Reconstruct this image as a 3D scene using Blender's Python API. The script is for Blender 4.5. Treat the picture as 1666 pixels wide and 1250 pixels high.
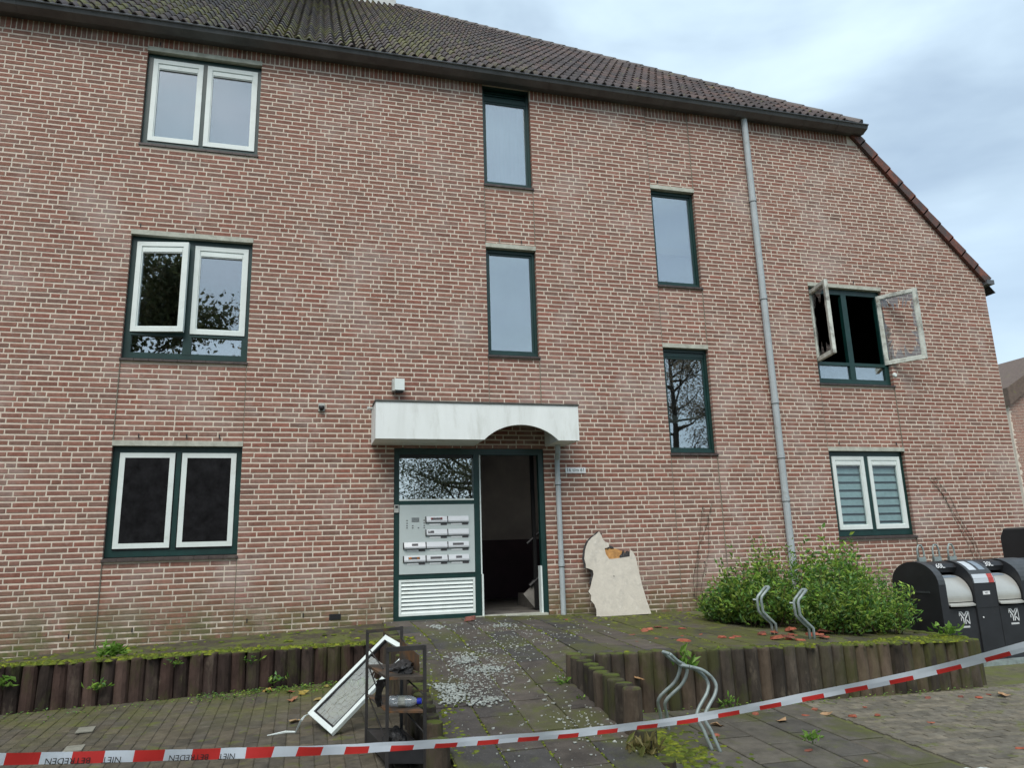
import bpy, bmesh, math, random
from mathutils import Vector, Matrix, Euler

for o in list(bpy.data.objects):
    bpy.data.objects.remove(o, do_unlink=True)
SC = bpy.context.scene
COL = SC.collection
R = math.radians

# ------------------------------------------------------------------ camera
CAM_POS = Vector((-2.21454, -9.77229, 0.82606))
CAM_F, PIT, YAW, ROL = 1196.996, 0.221382864, 0.275662923, -0.0305371075
_f = Vector((math.sin(YAW)*math.cos(PIT), math.cos(YAW)*math.cos(PIT), math.sin(PIT)))
_r = Vector((math.cos(YAW), -math.sin(YAW), 0))
_u = _r.cross(_f)
_r, _u = _r*math.cos(ROL)+_u*math.sin(ROL), -_r*math.sin(ROL)+_u*math.cos(ROL)
cd = bpy.data.cameras.new('camera')
cd.sensor_width = 36.0
cd.lens = CAM_F*36.0/1666.0
cd.clip_start = 0.05
cd.clip_end = 3000
cam = bpy.data.objects.new('camera', cd)
COL.objects.link(cam)
cam.matrix_world = Matrix(((_r.x, _u.x, -_f.x, CAM_POS.x), (_r.y, _u.y, -_f.y, CAM_POS.y),
                           (_r.z, _u.z, -_f.z, CAM_POS.z), (0, 0, 0, 1)))
SC.camera = cam

def seen(p):
    """pixel of a world point in the 1666 x 1250 picture (only used to rank repeated pieces by size)"""
    d = Vector(p)-CAM_POS
    w = d.dot(_f)
    if w <= 0.05:
        return None
    return 833+CAM_F*d.dot(_r)/w, 625-CAM_F*d.dot(_u)/w, w

# ------------------------------------------------------------------ world, sun, exposure
SUN_EL, SUN_AZ = R(52), R(205)          # azimuth clockwise from +Y: behind the camera, a little to its left
wd = bpy.data.worlds.new('World')
SC.world = wd
wd.use_nodes = True
nt = wd.node_tree
nt.nodes.clear()
wo = nt.nodes.new('ShaderNodeOutputWorld')
bg = nt.nodes.new('ShaderNodeBackground')
sky = nt.nodes.new('ShaderNodeTexSky')
sky.sky_type = 'NISHITA'
sky.sun_disc = False
sky.sun_elevation = SUN_EL
sky.sun_rotation = SUN_AZ
sky.air_density = 1.0
sky.dust_density = 2.5
sky.ozone_density = 1.0
tc = nt.nodes.new('ShaderNodeTexCoord')
mp = nt.nodes.new('ShaderNodeMapping')
mp.inputs['Scale'].default_value = (1.0, 1.0, 2.2)
mp.inputs['Rotation'].default_value = (0.2, 0.35, 0.6)
nz = nt.nodes.new('ShaderNodeTexNoise')
nz.inputs['Scale'].default_value = 2.6
nz.inputs['Detail'].default_value = 5.0
nz.inputs['Roughness'].default_value = 0.5
nz.inputs['Distortion'].default_value = 0.5
rmp = nt.nodes.new('ShaderNodeValToRGB')          # thickness of the cloud cover
rmp.color_ramp.interpolation = 'EASE'
rmp.color_ramp.elements[0].position = 0.30
rmp.color_ramp.elements[0].color = (0.48, 0.48, 0.48, 1)
rmp.color_ramp.elements[1].position = 0.68
rmp.color_ramp.elements[1].color = (0.95, 0.95, 0.95, 1)
nz2 = nt.nodes.new('ShaderNodeTexNoise')
nz2.inputs['Scale'].default_value = 3.4
nz2.inputs['Detail'].default_value = 6.0
rm2 = nt.nodes.new('ShaderNodeValToRGB')          # lighter and greyer cloud
rm2.color_ramp.elements[0].position = 0.33
rm2.color_ramp.elements[0].color = (3.9, 5.0, 6.0, 1)
rm2.color_ramp.elements[1].position = 0.68
rm2.color_ramp.elements[1].color = (5.4, 6.75, 7.8, 1)
mxs = nt.nodes.new('ShaderNodeMix')
mxs.data_type = 'RGBA'
L = nt.links.new
L(tc.outputs['Generated'], mp.inputs['Vector'])
L(mp.outputs['Vector'], nz.inputs['Vector'])
L(mp.outputs['Vector'], nz2.inputs['Vector'])
L(nz.outputs['Fac'], rmp.inputs['Fac'])
L(nz2.outputs['Fac'], rm2.inputs['Fac'])
L(rmp.outputs['Color'], mxs.inputs['Factor'])
L(sky.outputs['Color'], mxs.inputs['A'])
L(rm2.outputs['Color'], mxs.inputs['B'])
L(mxs.outputs['Result'], bg.inputs['Color'])
bg.inputs['Strength'].default_value = 0.085
L(bg.outputs['Background'], wo.inputs['Surface'])

sd = bpy.data.lights.new('sun', 'SUN')
sd.energy = 1.5
sd.angle = R(40)
sd.color = (1.0, 0.955, 0.89)
sun = bpy.data.objects.new('sun', sd)
COL.objects.link(sun)
sdir = Vector((math.sin(SUN_AZ)*math.cos(SUN_EL), math.cos(SUN_AZ)*math.cos(SUN_EL), math.sin(SUN_EL)))
sun.rotation_euler = sdir.to_track_quat('Z', 'Y').to_euler()
SC.view_settings.view_transform = 'Standard'
SC.view_settings.look = 'None'
SC.view_settings.gamma = 1
SC.view_settings.use_curve_mapping = False
SC.view_settings.exposure = 0.90
SC.cycles.max_bounces = 8
SC.cycles.transparent_max_bounces = 12
SC.cycles.glossy_bounces = 4

# ------------------------------------------------------------------ materials
def node(t, typ, **kw):
    n = t.nodes.new(typ)
    for k, v in kw.items():
        setattr(n, k, v)
    return n

def M(name, col=(0.5, 0.5, 0.5), rough=0.6, var=0.0, vs=6.0, bump=0.0, bs=60.0, metal=0.0, piece=False,
      patches=(), spec=0.5, stretch=None):
    """Principled material. piece: colour comes from the piece itself (object colour + 'tint' face colour).
    patches: (colour, noise scale, lo, hi, strength, mode) stains; mode None, 'up' or ('below', z0, z1)."""
    m = bpy.data.materials.new(name)
    m.use_nodes = True
    t = m.node_tree
    t.nodes.clear()
    out = node(t, 'ShaderNodeOutputMaterial')
    p = node(t, 'ShaderNodeBsdfPrincipled')
    t.links.new(p.outputs[0], out.inputs[0])
    p.inputs['Roughness'].default_value = rough
    p.inputs['Metallic'].default_value = metal
    p.inputs['Specular IOR Level'].default_value = spec
    geo = node(t, 'ShaderNodeNewGeometry')
    pos = geo.outputs['Position']
    if stretch:
        mpn = node(t, 'ShaderNodeMapping')
        mpn.inputs['Scale'].default_value = stretch
        t.links.new(pos, mpn.inputs['Vector'])
        pos = mpn.outputs['Vector']
    if piece:
        at = node(t, 'ShaderNodeAttribute', attribute_name='tint')
        oi = node(t, 'ShaderNodeObjectInfo')
        ad = node(t, 'ShaderNodeMix', data_type='RGBA', blend_type='ADD')
        ad.inputs['Factor'].default_value = 1.0
        t.links.new(at.outputs['Color'], ad.inputs['A'])
        t.links.new(oi.outputs['Color'], ad.inputs['B'])
        cur = ad.outputs['Result']
    else:
        rgb = node(t, 'ShaderNodeRGB')
        rgb.outputs[0].default_value = (*col, 1)
        cur = rgb.outputs[0]
    if var > 0:
        n = node(t, 'ShaderNodeTexNoise')
        n.inputs['Scale'].default_value = vs
        n.inputs['Detail'].default_value = 6
        n.inputs['Roughness'].default_value = 0.65
        t.links.new(pos, n.inputs['Vector'])
        mr = node(t, 'ShaderNodeMapRange')
        mr.inputs['From Min'].default_value = 0.3
        mr.inputs['From Max'].default_value = 0.7
        mr.inputs['To Min'].default_value = 1-var
        mr.inputs['To Max'].default_value = 1+var
        t.links.new(n.outputs['Fac'], mr.inputs['Value'])
        sc = node(t, 'ShaderNodeVectorMath', operation='SCALE')
        t.links.new(cur, sc.inputs[0])
        t.links.new(mr.outputs[0], sc.inputs['Scale'])
        cur = sc.outputs[0]
    for (pc, ps, lo, hi, st, mode) in patches:
        n = node(t, 'ShaderNodeTexNoise')
        n.inputs['Scale'].default_value = ps
        n.inputs['Detail'].default_value = 7
        n.inputs['Roughness'].default_value = 0.65
        n.inputs['Distortion'].default_value = 0.3
        t.links.new(pos, n.inputs['Vector'])
        mr = node(t, 'ShaderNodeMapRange')
        mr.inputs['From Min'].default_value = lo
        mr.inputs['From Max'].default_value = hi
        mr.inputs['To Max'].default_value = st
        t.links.new(n.outputs['Fac'], mr.inputs['Value'])
        fac = mr.outputs[0]
        if mode == 'up':
            sx = node(t, 'ShaderNodeSeparateXYZ')
            t.links.new(geo.outputs['Normal'], sx.inputs[0])
            m2 = node(t, 'ShaderNodeMapRange')
            m2.inputs['From Min'].default_value = 0.2
            m2.inputs['From Max'].default_value = 0.8
            t.links.new(sx.outputs['Z'], m2.inputs['Value'])
            mu = node(t, 'ShaderNodeMath', operation='MULTIPLY')
            t.links.new(fac, mu.inputs[0])
            t.links.new(m2.outputs[0], mu.inputs[1])
            fac = mu.outputs[0]
        elif mode:
            sx = node(t, 'ShaderNodeSeparateXYZ')
            t.links.new(geo.outputs['Position'], sx.inputs[0])
            m2 = node(t, 'ShaderNodeMapRange')
            m2.inputs['From Min'].default_value = mode[2]
            m2.inputs['From Max'].default_value = mode[1]
            t.links.new(sx.outputs[mode[0]], m2.inputs['Value'])
            mu = node(t, 'ShaderNodeMath', operation='MULTIPLY')
            t.links.new(fac, mu.inputs[0])
            t.links.new(m2.outputs[0], mu.inputs[1])
            fac = mu.outputs[0]
        mx = node(t, 'ShaderNodeMix', data_type='RGBA')
        t.links.new(fac, mx.inputs['Factor'])
        t.links.new(cur, mx.inputs['A'])
        mx.inputs['B'].default_value = (*pc, 1)
        cur = mx.outputs['Result']
    t.links.new(cur, p.inputs['Base Color'])
    if bump > 0:
        n = node(t, 'ShaderNodeTexNoise')
        n.inputs['Scale'].default_value = bs
        n.inputs['Detail'].default_value = 5
        t.links.new(pos, n.inputs['Vector'])
        b = node(t, 'ShaderNodeBump')
        b.inputs['Strength'].default_value = bump
        b.inputs['Distance'].default_value = 0.01
        t.links.new(n.outputs['Fac'], b.inputs['Height'])
        t.links.new(b.outputs['Normal'], p.inputs['Normal'])
    return m

def glass_mat(name, refl=0.35, tint=(0.85, 0.92, 0.92), wav=0.0, milk=0.0, milkcol=(0.5, 0.56, 0.54)):
    m = bpy.data.materials.new(name)
    m.use_nodes = True
    t = m.node_tree
    t.nodes.clear()
    out = node(t, 'ShaderNodeOutputMaterial')
    tr = node(t, 'ShaderNodeBsdfTransparent')
    tr.inputs['Color'].default_value = (*tint, 1)
    gl = node(t, 'ShaderNodeBsdfGlossy')
    gl.inputs['Roughness'].default_value = 0.01
    gl.inputs['Color'].default_value = (0.96, 0.98, 1.0, 1)
    lw = node(t, 'ShaderNodeLayerWeight')
    lw.inputs['Blend'].default_value = 0.5
    pw = node(t, 'ShaderNodeMath', operation='POWER')
    pw.inputs[1].default_value = 5.0
    t.links.new(lw.outputs['Facing'], pw.inputs[0])
    mr = node(t, 'ShaderNodeMapRange')
    mr.inputs['From Max'].default_value = 1.0
    mr.inputs['To Min'].default_value = refl
    mr.inputs['To Max'].default_value = 1.0
    t.links.new(pw.outputs[0], mr.inputs['Value'])
    mx = node(t, 'ShaderNodeMixShader')
    t.links.new(mr.outputs[0], mx.inputs[0])
    t.links.new(tr.outputs[0], mx.inputs[1])
    t.links.new(gl.outputs[0], mx.inputs[2])
    t.links.new(mx.outputs[0], out.inputs[0])
    if milk:        # crazed or dusty: part of the light is scattered
        df = node(t, 'ShaderNodeBsdfDiffuse')
        df.inputs['Color'].default_value = (*milkcol, 1)
        m3 = node(t, 'ShaderNodeMixShader')
        m3.inputs[0].default_value = milk
        t.links.new(mx.outputs[0], m3.inputs[1])
        t.links.new(df.outputs[0], m3.inputs[2])
        t.links.new(m3.outputs[0], out.inputs[0])
    if wav:
        geo = node(t, 'ShaderNodeNewGeometry')
        n = node(t, 'ShaderNodeTexNoise')
        n.inputs['Scale'].default_value = 2.0
        t.links.new(geo.outputs['Position'], n.inputs['Vector'])
        b = node(t, 'ShaderNodeBump')
        b.inputs['Strength'].default_value = wav
        b.inputs['Distance'].default_value = 0.01
        t.links.new(n.outputs['Fac'], b.inputs['Height'])
        t.links.new(b.outputs['Normal'], gl.inputs['Normal'])
    return m

MOSS = (0.085, 0.115, 0.018)
MOSSY = (0.14, 0.16, 0.02)
m_brick = M('brick', piece=True, rough=0.85, var=0.22, vs=22, bump=0.5, bs=90, spec=0.25, patches=(
    ((0.46, 0.40, 0.37), 0.9, 0.52, 0.72, 0.5, None),
    ((0.45, 0.41, 0.36), 14.0, 0.58, 0.75, 0.35, None),
    ((0.13, 0.125, 0.07), 2.2, 0.40, 0.62, 0.75, ('Z', 0.05, 0.75)),
    ((0.10, 0.12, 0.04), 4.0, 0.42, 0.60, 0.9, ('Z', -0.08, 0.28))))
m_mortar = M('mortar', (0.61, 0.535, 0.445), 0.95, var=0.12, vs=9, bump=0.25, bs=160, spec=0.1, patches=(
    ((0.33, 0.29, 0.24), 2.0, 0.55, 0.75, 0.45, None),
    ((0.14, 0.13, 0.07), 2.6, 0.40, 0.60, 0.85, ('Z', 0.05, 0.6))))
m_green = M('green_paint', (0.005, 0.032, 0.028), 0.38, var=0.25, vs=5, patches=(((0.045, 0.075, 0.07), 7, 0.60, 0.75, 0.35, None),))
m_white = M('white_paint', (0.66, 0.72, 0.69), 0.45, var=0.06, vs=5, patches=(((0.34, 0.37, 0.30), 6, 0.57, 0.78, 0.45, None),))
m_burnt = M('scorched_white_paint', (0.56, 0.59, 0.53), 0.6, var=0.2, vs=7, patches=(
    ((0.05, 0.047, 0.042), 3.2, 0.50, 0.64, 0.85, None), ((0.20, 0.17, 0.11), 12, 0.50, 0.7, 0.6, None)))
m_lintel = M('concrete_lintel', (0.42, 0.43, 0.365), 0.9, var=0.2, vs=8, bump=0.3, bs=120, patches=(((0.16, 0.16, 0.12), 5, 0.5, 0.72, 0.6, None),))
m_sill = M('sill_tile', (0.055, 0.040, 0.036), 0.55, var=0.3, vs=12, patches=(((0.16, 0.15, 0.12), 9, 0.55, 0.75, 0.6, None),))
m_canopy = M('canopy_white', (0.76, 0.80, 0.78), 0.5, var=0.05, vs=2.5, stretch=(1, 1, 0.22), patches=(((0.36, 0.37, 0.30), 7.0, 0.54, 0.78, 0.45, None), ((0.48, 0.50, 0.46), 1.5, 0.5, 0.7, 0.4, None)))
m_darktrim = M('dark_trim', (0.05, 0.05, 0.045), 0.6, var=0.3, vs=9)
m_gutter = M('gutter_zinc', (0.085, 0.090, 0.094), 0.36, var=0.3, vs=4, stretch=(1, 1, 1), patches=(((0.14, 0.14, 0.14), 3, 0.56, 0.8, 0.45, None),))
m_pipe = M('pipe_grey', (0.36, 0.40, 0.41), 0.55, var=0.1, vs=6, patches=(((0.17, 0.18, 0.15), 9, 0.56, 0.75, 0.6, None),))
m_tile = M('roof_tile', piece=True, rough=0.75, var=0.3, vs=9, bump=0.4, bs=90, patches=(
    ((0.13, 0.13, 0.030), 2.6, 0.50, 0.60, 0.85, ('X', -1.0, 1.5)),
    ((0.15, 0.15, 0.045), 5.0, 0.60, 0.70, 0.75, None),
    ((0.20, 0.185, 0.175), 30.0, 0.58, 0.75, 0.3, None)))
m_verge = M('verge_tile', (0.15, 0.052, 0.033), 0.7, var=0.4, vs=7, patches=(((0.06, 0.048, 0.045), 5, 0.40, 0.58, 0.85, None),))
m_underlay = M('roof_underlay', (0.03, 0.028, 0.027), 0.9)
m_lead = M('lead_flashing', (0.42, 0.44, 0.43), 0.5, var=0.15, vs=5)
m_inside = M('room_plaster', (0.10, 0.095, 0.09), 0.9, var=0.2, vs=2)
m_soot = M('sooty_room', (0.006, 0.005, 0.005), 0.95)
m_hallup = M('hall_wall_upper', (0.40, 0.33, 0.30), 0.8, var=0.2, vs=2)
m_halllow = M('hall_wall_lower', (0.07, 0.035, 0.045), 0.5, var=0.2, vs=3)
m_hallfloor = M('hall_floor', (0.17, 0.16, 0.145), 0.5, var=0.5, vs=4)
m_black = M('black', (0.012, 0.012, 0.013), 0.5)
m_mesh = M('insect_screen', (0.010, 0.010, 0.011), 0.85, var=0.6, vs=9, spec=0.1)
m_net = M('net_curtain', (0.085, 0.095, 0.12), 0.9, var=0.06, vs=1.5)
m_blind = M('pleated_blind', (0.30, 0.35, 0.35), 0.8, var=0.15, vs=10)
m_steel = M('mailbox_steel', (0.50, 0.52, 0.53), 0.42, metal=0.35, var=0.08, vs=5)
m_panel = M('mailbox_plate', (0.46, 0.52, 0.51), 0.45, var=0.05, vs=3)
m_stick_o = M('sticker_orange', (0.55, 0.20, 0.04), 0.6, var=0.4, vs=60)
m_stick_d = M('sticker_dark', (0.06, 0.055, 0.06), 0.6, var=0.5, vs=60)
m_stick_r = M('sticker_red', (0.42, 0.06, 0.05), 0.6, var=0.3, vs=50)
m_paper = M('paper_white', (0.75, 0.77, 0.77), 0.7)
m_glass = glass_mat('window_glass', 0.25, wav=0.02)
m_glass_lo = glass_mat('window_glass_dark', 0.055)
m_glass_hi = glass_mat('stair_glass', 0.31, wav=0.03)
m_glass_door = glass_mat('door_glass', 0.40)
m_glass_sh = glass_mat('broken_glass', 0.14, tint=(0.62, 0.64, 0.62), milk=0.35, milkcol=(0.16, 0.16, 0.155))
m_shard = M('glass_crumbs', (0.40, 0.42, 0.385), 0.2, var=0.5, vs=30, spec=0.6)
m_sheet = M('crazed_glass', (0.36, 0.39, 0.36), 0.2, var=0.45, vs=45, spec=0.7)
m_crazed = glass_mat('crazed_pane', 0.14, tint=(0.92, 0.96, 0.95), milk=0.36, milkcol=(0.62, 0.68, 0.66))
m_post = M('palisade_post', piece=True, rough=0.9, var=0.42, vs=9, bump=0.6, bs=45, spec=0.2, stretch=(1, 1, 0.45), patches=(
    ((0.20, 0.165, 0.12), 7, 0.58, 0.75, 0.5, None),
    ((0.055, 0.06, 0.02), 3.2, 0.55, 0.66, 0.6, None),
    (MOSS, 8, 0.45, 0.58, 0.75, 'up')))
m_post_moss = M('palisade_post_mossy', piece=True, rough=0.9, var=0.42, vs=9, bump=0.6, bs=45, spec=0.2, stretch=(1, 1, 0.45), patches=(
    ((0.22, 0.185, 0.135), 7, 0.58, 0.75, 0.5, None),
    ((0.085, 0.095, 0.022), 2.6, 0.45, 0.58, 0.85, ('X', 4.6, 2.2)),
    ((0.055, 0.06, 0.02), 3.2, 0.52, 0.62, 0.7, None),
    (MOSS, 8, 0.42, 0.56, 0.9, 'up')))
m_slab = M('paving_slab', piece=True, rough=0.72, var=0.35, vs=7, bump=0.5, bs=110, spec=0.35, patches=(
    ((0.23, 0.22, 0.20), 55, 0.60, 0.70, 0.55, None),
    ((0.075, 0.080, 0.025), 1.6, 0.49, 0.62, 0.8, None),
    ((0.105, 0.125, 0.022), 5.5, 0.58, 0.70, 0.7, None)))
m_slab_moss = M('paving_slab_mossy', piece=True, rough=0.85, var=0.35, vs=7, bump=0.6, bs=110, spec=0.25, patches=(
    ((0.23, 0.22, 0.20), 55, 0.62, 0.72, 0.4, None),
    ((0.085, 0.088, 0.026), 1.4, 0.41, 0.56, 0.85, None),
    ((0.115, 0.14, 0.022), 4.5, 0.52, 0.66, 0.8, None)))
m_paver = M('clinker_paver', piece=True, rough=0.85, var=0.35, vs=10, bump=0.5, bs=90, spec=0.25, patches=(
    ((0.105, 0.110, 0.030), 2.0, 0.38, 0.58, 0.85, ('Y', -1.4, -2.9)),
    ((0.11, 0.13, 0.02), 5.0, 0.57, 0.69, 0.75, None)))
m_joint = M('joint_soil', (0.098, 0.092, 0.052), 0.95, var=0.4, vs=14, bump=0.5, bs=60, patches=(((0.10, 0.115, 0.022), 4, 0.46, 0.6, 0.8, None),))
m_soil = M('bed_soil', (0.055, 0.046, 0.028), 0.95, var=0.4, vs=10, bump=1.0, bs=30, patches=(((0.095, 0.11, 0.02), 4, 0.46, 0.58, 0.9, None),))
m_ground = M('ground', (0.085, 0.080, 0.055), 0.95, var=0.3, vs=3, bump=0.5, bs=40, patches=(((0.075, 0.085, 0.02), 1.5, 0.45, 0.6, 0.8, None),))
m_moss = M('moss', piece=True, rough=0.95, var=0.4, vs=40, spec=0.1)
m_leaf = M('leaf', piece=True, rough=0.5, var=0.15, vs=12, spec=0.4)
_t = m_leaf.node_tree
_p = next(n for n in _t.nodes if n.type == 'BSDF_PRINCIPLED')
_o = next(n for n in _t.nodes if n.type == 'OUTPUT_MATERIAL')
_tr = node(_t, 'ShaderNodeBsdfTranslucent')
_t.links.new(_p.inputs['Base Color'].links[0].from_socket, _tr.inputs['Color'])
_mx = node(_t, 'ShaderNodeMixShader')
_mx.inputs[0].default_value = 0.38
_t.links.new(_p.outputs[0], _mx.inputs[1])
_t.links.new(_tr.outputs[0], _mx.inputs[2])
_t.links.new(_mx.outputs[0], _o.inputs[0])
m_deadleaf = M('dead_leaf', piece=True, rough=0.7, var=0.3, vs=30)
m_stem = M('stem', (0.075, 0.05, 0.03), 0.9, var=0.3, vs=20)
m_bark = M('bark', (0.06, 0.05, 0.04), 0.9, var=0.4, vs=8, bump=0.6, bs=20)
m_frag = M('tile_shard', piece=True, rough=0.85, var=0.35, vs=40, bump=0.4, bs=90)
m_board = M('plasterboard', (0.50, 0.465, 0.395), 0.85, var=0.14, vs=5, bump=0.3, bs=50, patches=(
    ((0.27, 0.255, 0.225), 5, 0.52, 0.72, 0.6, None), ((0.64, 0.62, 0.56), 14, 0.60, 0.72, 0.6, None)))
m_boardcore = M('board_core', (0.12, 0.10, 0.08), 0.9, var=0.3, vs=20)
m_foam = M('orange_backing', (0.40, 0.205, 0.065), 0.85, var=0.4, vs=14)
m_char = M('charred', (0.016, 0.015, 0.015), 0.7, var=0.6, vs=14, bump=0.8, bs=40, patches=(((0.17, 0.17, 0.17), 16, 0.54, 0.68, 0.6, None),))
m_iron = M('rusty_iron', (0.035, 0.033, 0.032), 0.6, var=0.4, vs=9, metal=0.2, patches=(((0.13, 0.07, 0.02), 6, 0.58, 0.72, 0.7, None),))
m_tray = M('dark_tray', (0.018, 0.018, 0.02), 0.45, var=0.4, vs=8)
m_rustplate = M('rusty_plate', (0.05, 0.04, 0.03), 0.7, var=0.5, vs=6, patches=(((0.20, 0.085, 0.02), 4, 0.5, 0.64, 0.8, None),))
m_galv = M('galvanised', (0.26, 0.31, 0.30), 0.5, var=0.25, vs=10, metal=0.25, patches=(((0.10, 0.09, 0.07), 8, 0.54, 0.7, 0.7, None),))
m_bin = M('bin_black', (0.016, 0.017, 0.020), 0.5, var=0.25, vs=5, patches=(((0.055, 0.055, 0.055), 3, 0.58, 0.8, 0.35, None),))
m_bintop = M('bin_top_grey', (0.045, 0.050, 0.054), 0.5, var=0.2, vs=6, patches=(((0.12, 0.12, 0.115), 6, 0.56, 0.75, 0.5, None),))
m_drum = M('drum_steel', (0.52, 0.52, 0.48), 0.38, metal=0.5, var=0.08, vs=4)
m_label = M('drum_label', (0.48, 0.53, 0.57), 0.5)
m_labelb = M('drum_label_blue', (0.20, 0.25, 0.30), 0.5)
m_print = M('white_print', (0.72, 0.74, 0.74), 0.6)
m_red = M('tape_red', (0.62, 0.035, 0.03), 0.4, var=0.06, vs=9)
m_tape = M('tape_white', (0.70, 0.76, 0.82), 0.4, var=0.04, vs=9)
m_ink = M('tape_ink', (0.02, 0.02, 0.02), 0.6)
m_pet = glass_mat('bottle_plastic', 0.12, tint=(0.92, 0.95, 0.97), milk=0.3, milkcol=(0.65, 0.72, 0.76))
m_blue = M('bottle_cap_blue', (0.01, 0.03, 0.55), 0.4)
m_plastic = M('white_plastic', (0.68, 0.72, 0.74), 0.35, var=0.1, vs=12)
m_lampgrey = M('lamp_grey', (0.40, 0.41, 0.38), 0.55, var=0.2, vs=14)
m_far = M('far_brick', (0.31, 0.17, 0.14), 0.9, var=0.2, vs=6)

# ------------------------------------------------------------------ mesh helpers
class MB:
    def __init__(s):
        s.v, s.f, s.t, s.mi = [], [], [], []

    def face(s, pts, tint=None, mi=0):
        b = len(s.v)
        s.v.extend([tuple(p) for p in pts])
        s.f.append(tuple(range(b, b+len(pts))))
        s.t.append(tint)
        s.mi.append(mi)

    def raw(s, vs, fs, tint=None, mi=0):
        b = len(s.v)
        s.v.extend([tuple(p) for p in vs])
        for f in fs:
            s.f.append(tuple(i+b for i in f))
            s.t.append(tint)
            s.mi.append(mi)

    def box(s, x0, x1, y0, y1, z0, z1, tint=None, mi=0, M_=None):
        vs = [(x, y, z) for x in (x0, x1) for y in (y0, y1) for z in (z0, z1)]
        if M_ is not None:
            vs = [tuple(M_ @ Vector(p)) for p in vs]
        s.raw(vs, ((0, 1, 3, 2), (4, 6, 7, 5), (0, 4, 5, 1), (2, 3, 7, 6), (0, 2, 6, 4), (1, 5, 7, 3)), tint, mi)

    def bar(s, a, b, w, h=None, up=(0, 0, 1), tint=None):
        a, b = Vector(a), Vector(b)
        h = h or w
        d = (b-a)
        ln = d.length
        d.normalize()
        u_ = Vector(up)
        if abs(d.dot(u_)) > 0.95:
            u_ = Vector((0, 1, 0))
        x = d.cross(u_).normalized()
        y = x.cross(d).normalized()
        m = Matrix(((x.x, y.x, d.x, a.x), (x.y, y.y, d.y, a.y), (x.z, y.z, d.z, a.z), (0, 0, 0, 1)))
        s.box(-w/2, w/2, -h/2, h/2, 0, ln, tint, 0, m)

    def tube(s, pts, r, n=8, cap=True, tint=None):
        pts = [Vector(p) for p in pts]
        rs = r if isinstance(r, (list, tuple)) else [r]*len(pts)
        rings = []
        prevx = None
        for i, p in enumerate(pts):
            d = (pts[min(i+1, len(pts)-1)]-pts[max(i-1, 0)]).normalized()
            ref = Vector((0, 0, 1)) if abs(d.z) < 0.9 else Vector((0, 1, 0))
            x = d.cross(ref).normalized() if prevx is None else (prevx-d*prevx.dot(d)).normalized()
            prevx = x
            y = d.cross(x)
            rings.append([p+(x*math.cos(2*math.pi*k/n)+y*math.sin(2*math.pi*k/n))*rs[i] for k in range(n)])
        b = len(s.v)
        for rg in rings:
            s.v.extend([tuple(q) for q in rg])
        for i in range(len(rings)-1):
            for k in range(n):
                k2 = (k+1) % n
                s.f.append((b+i*n+k, b+i*n+k2, b+(i+1)*n+k2, b+(i+1)*n+k))
                s.t.append(tint)
                s.mi.append(0)
        if cap:
            for i in (0, len(rings)-1):
                idx = tuple(b+i*n+k for k in range(n))
                s.f.append(idx if i else idx[::-1])
                s.t.append(tint)
                s.mi.append(0)

    def prism(s, prof, x0, x1, tint=None):
        """extrude a (y, z) profile along x"""
        n = len(prof)
        vs = [(x0, y, z) for y, z in prof]+[(x1, y, z) for y, z in prof]
        fs = [(i, (i+1) % n, n+(i+1) % n, n+i) for i in range(n)]
        fs += [tuple(range(n))[::-1], tuple(range(n, 2*n))]
        s.raw(vs, fs, tint)

    def lathe(s, prof, n=16, M_=None, tint=None):
        """(radius, height) profile round z"""
        vs = []
        for r_, z in prof:
            for k in range(n):
                a = 2*math.pi*k/n
                p = Vector((r_*math.cos(a), r_*math.sin(a), z))
                vs.append(tuple(M_ @ p) if M_ is not None else tuple(p))
        fs = []
        for i in range(len(prof)-1):
            for k in range(n):
                k2 = (k+1) % n
                fs.append((i*n+k, i*n+k2, (i+1)*n+k2, (i+1)*n+k))
        fs.append(tuple(range(n))[::-1])
        fs.append(tuple((len(prof)-1)*n+k for k in range(n)))
        s.raw(vs, fs, tint)

    def mesh(s, name):
        me = bpy.data.meshes.new(name)
        me.from_pydata(s.v, [], s.f)
        if any(t is not None for t in s.t):
            at = me.attributes.new('tint', 'FLOAT_COLOR', 'CORNER')
            data = []
            for f, t in zip(s.f, s.t):
                c = t if t is not None else (0, 0, 0)
                data.extend((c[0], c[1], c[2], 1.0)*len(f))
            at.data.foreach_set('color', data)
        if any(s.mi):
            me.polygons.foreach_set('material_index', s.mi)
        me.validate()
        me.update()
        return me

    def build(s, name, mats, parent=None, smooth=False, kind=None, loc=None):
        me = s.mesh(name)
        for m in (mats if isinstance(mats, (list, tuple)) else [mats]):
            me.materials.append(m)
        if smooth:
            me.polygons.foreach_set('use_smooth', [True]*len(me.polygons))
        o = link(name, me, parent)
        if loc:
            o.location = loc
        if kind:
            o['kind'] = kind
        return o

def link(name, me, parent=None):
    o = bpy.data.objects.new(name, me)
    o.color = (0, 0, 0, 1)
    COL.objects.link(o)
    if parent is not None:
        o.parent = parent
    return o

def thing(name, label, cat, loc=(0, 0, 0), group=None):
    o = bpy.data.objects.new(name, None)
    o.empty_display_size = 0.1
    COL.objects.link(o)
    o.location = loc
    tag(o, label, cat, group)
    return o

def tag(o, label, cat, group=None):
    o['label'] = label
    o['category'] = cat
    if group:
        o['group'] = group
    return o

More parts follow.
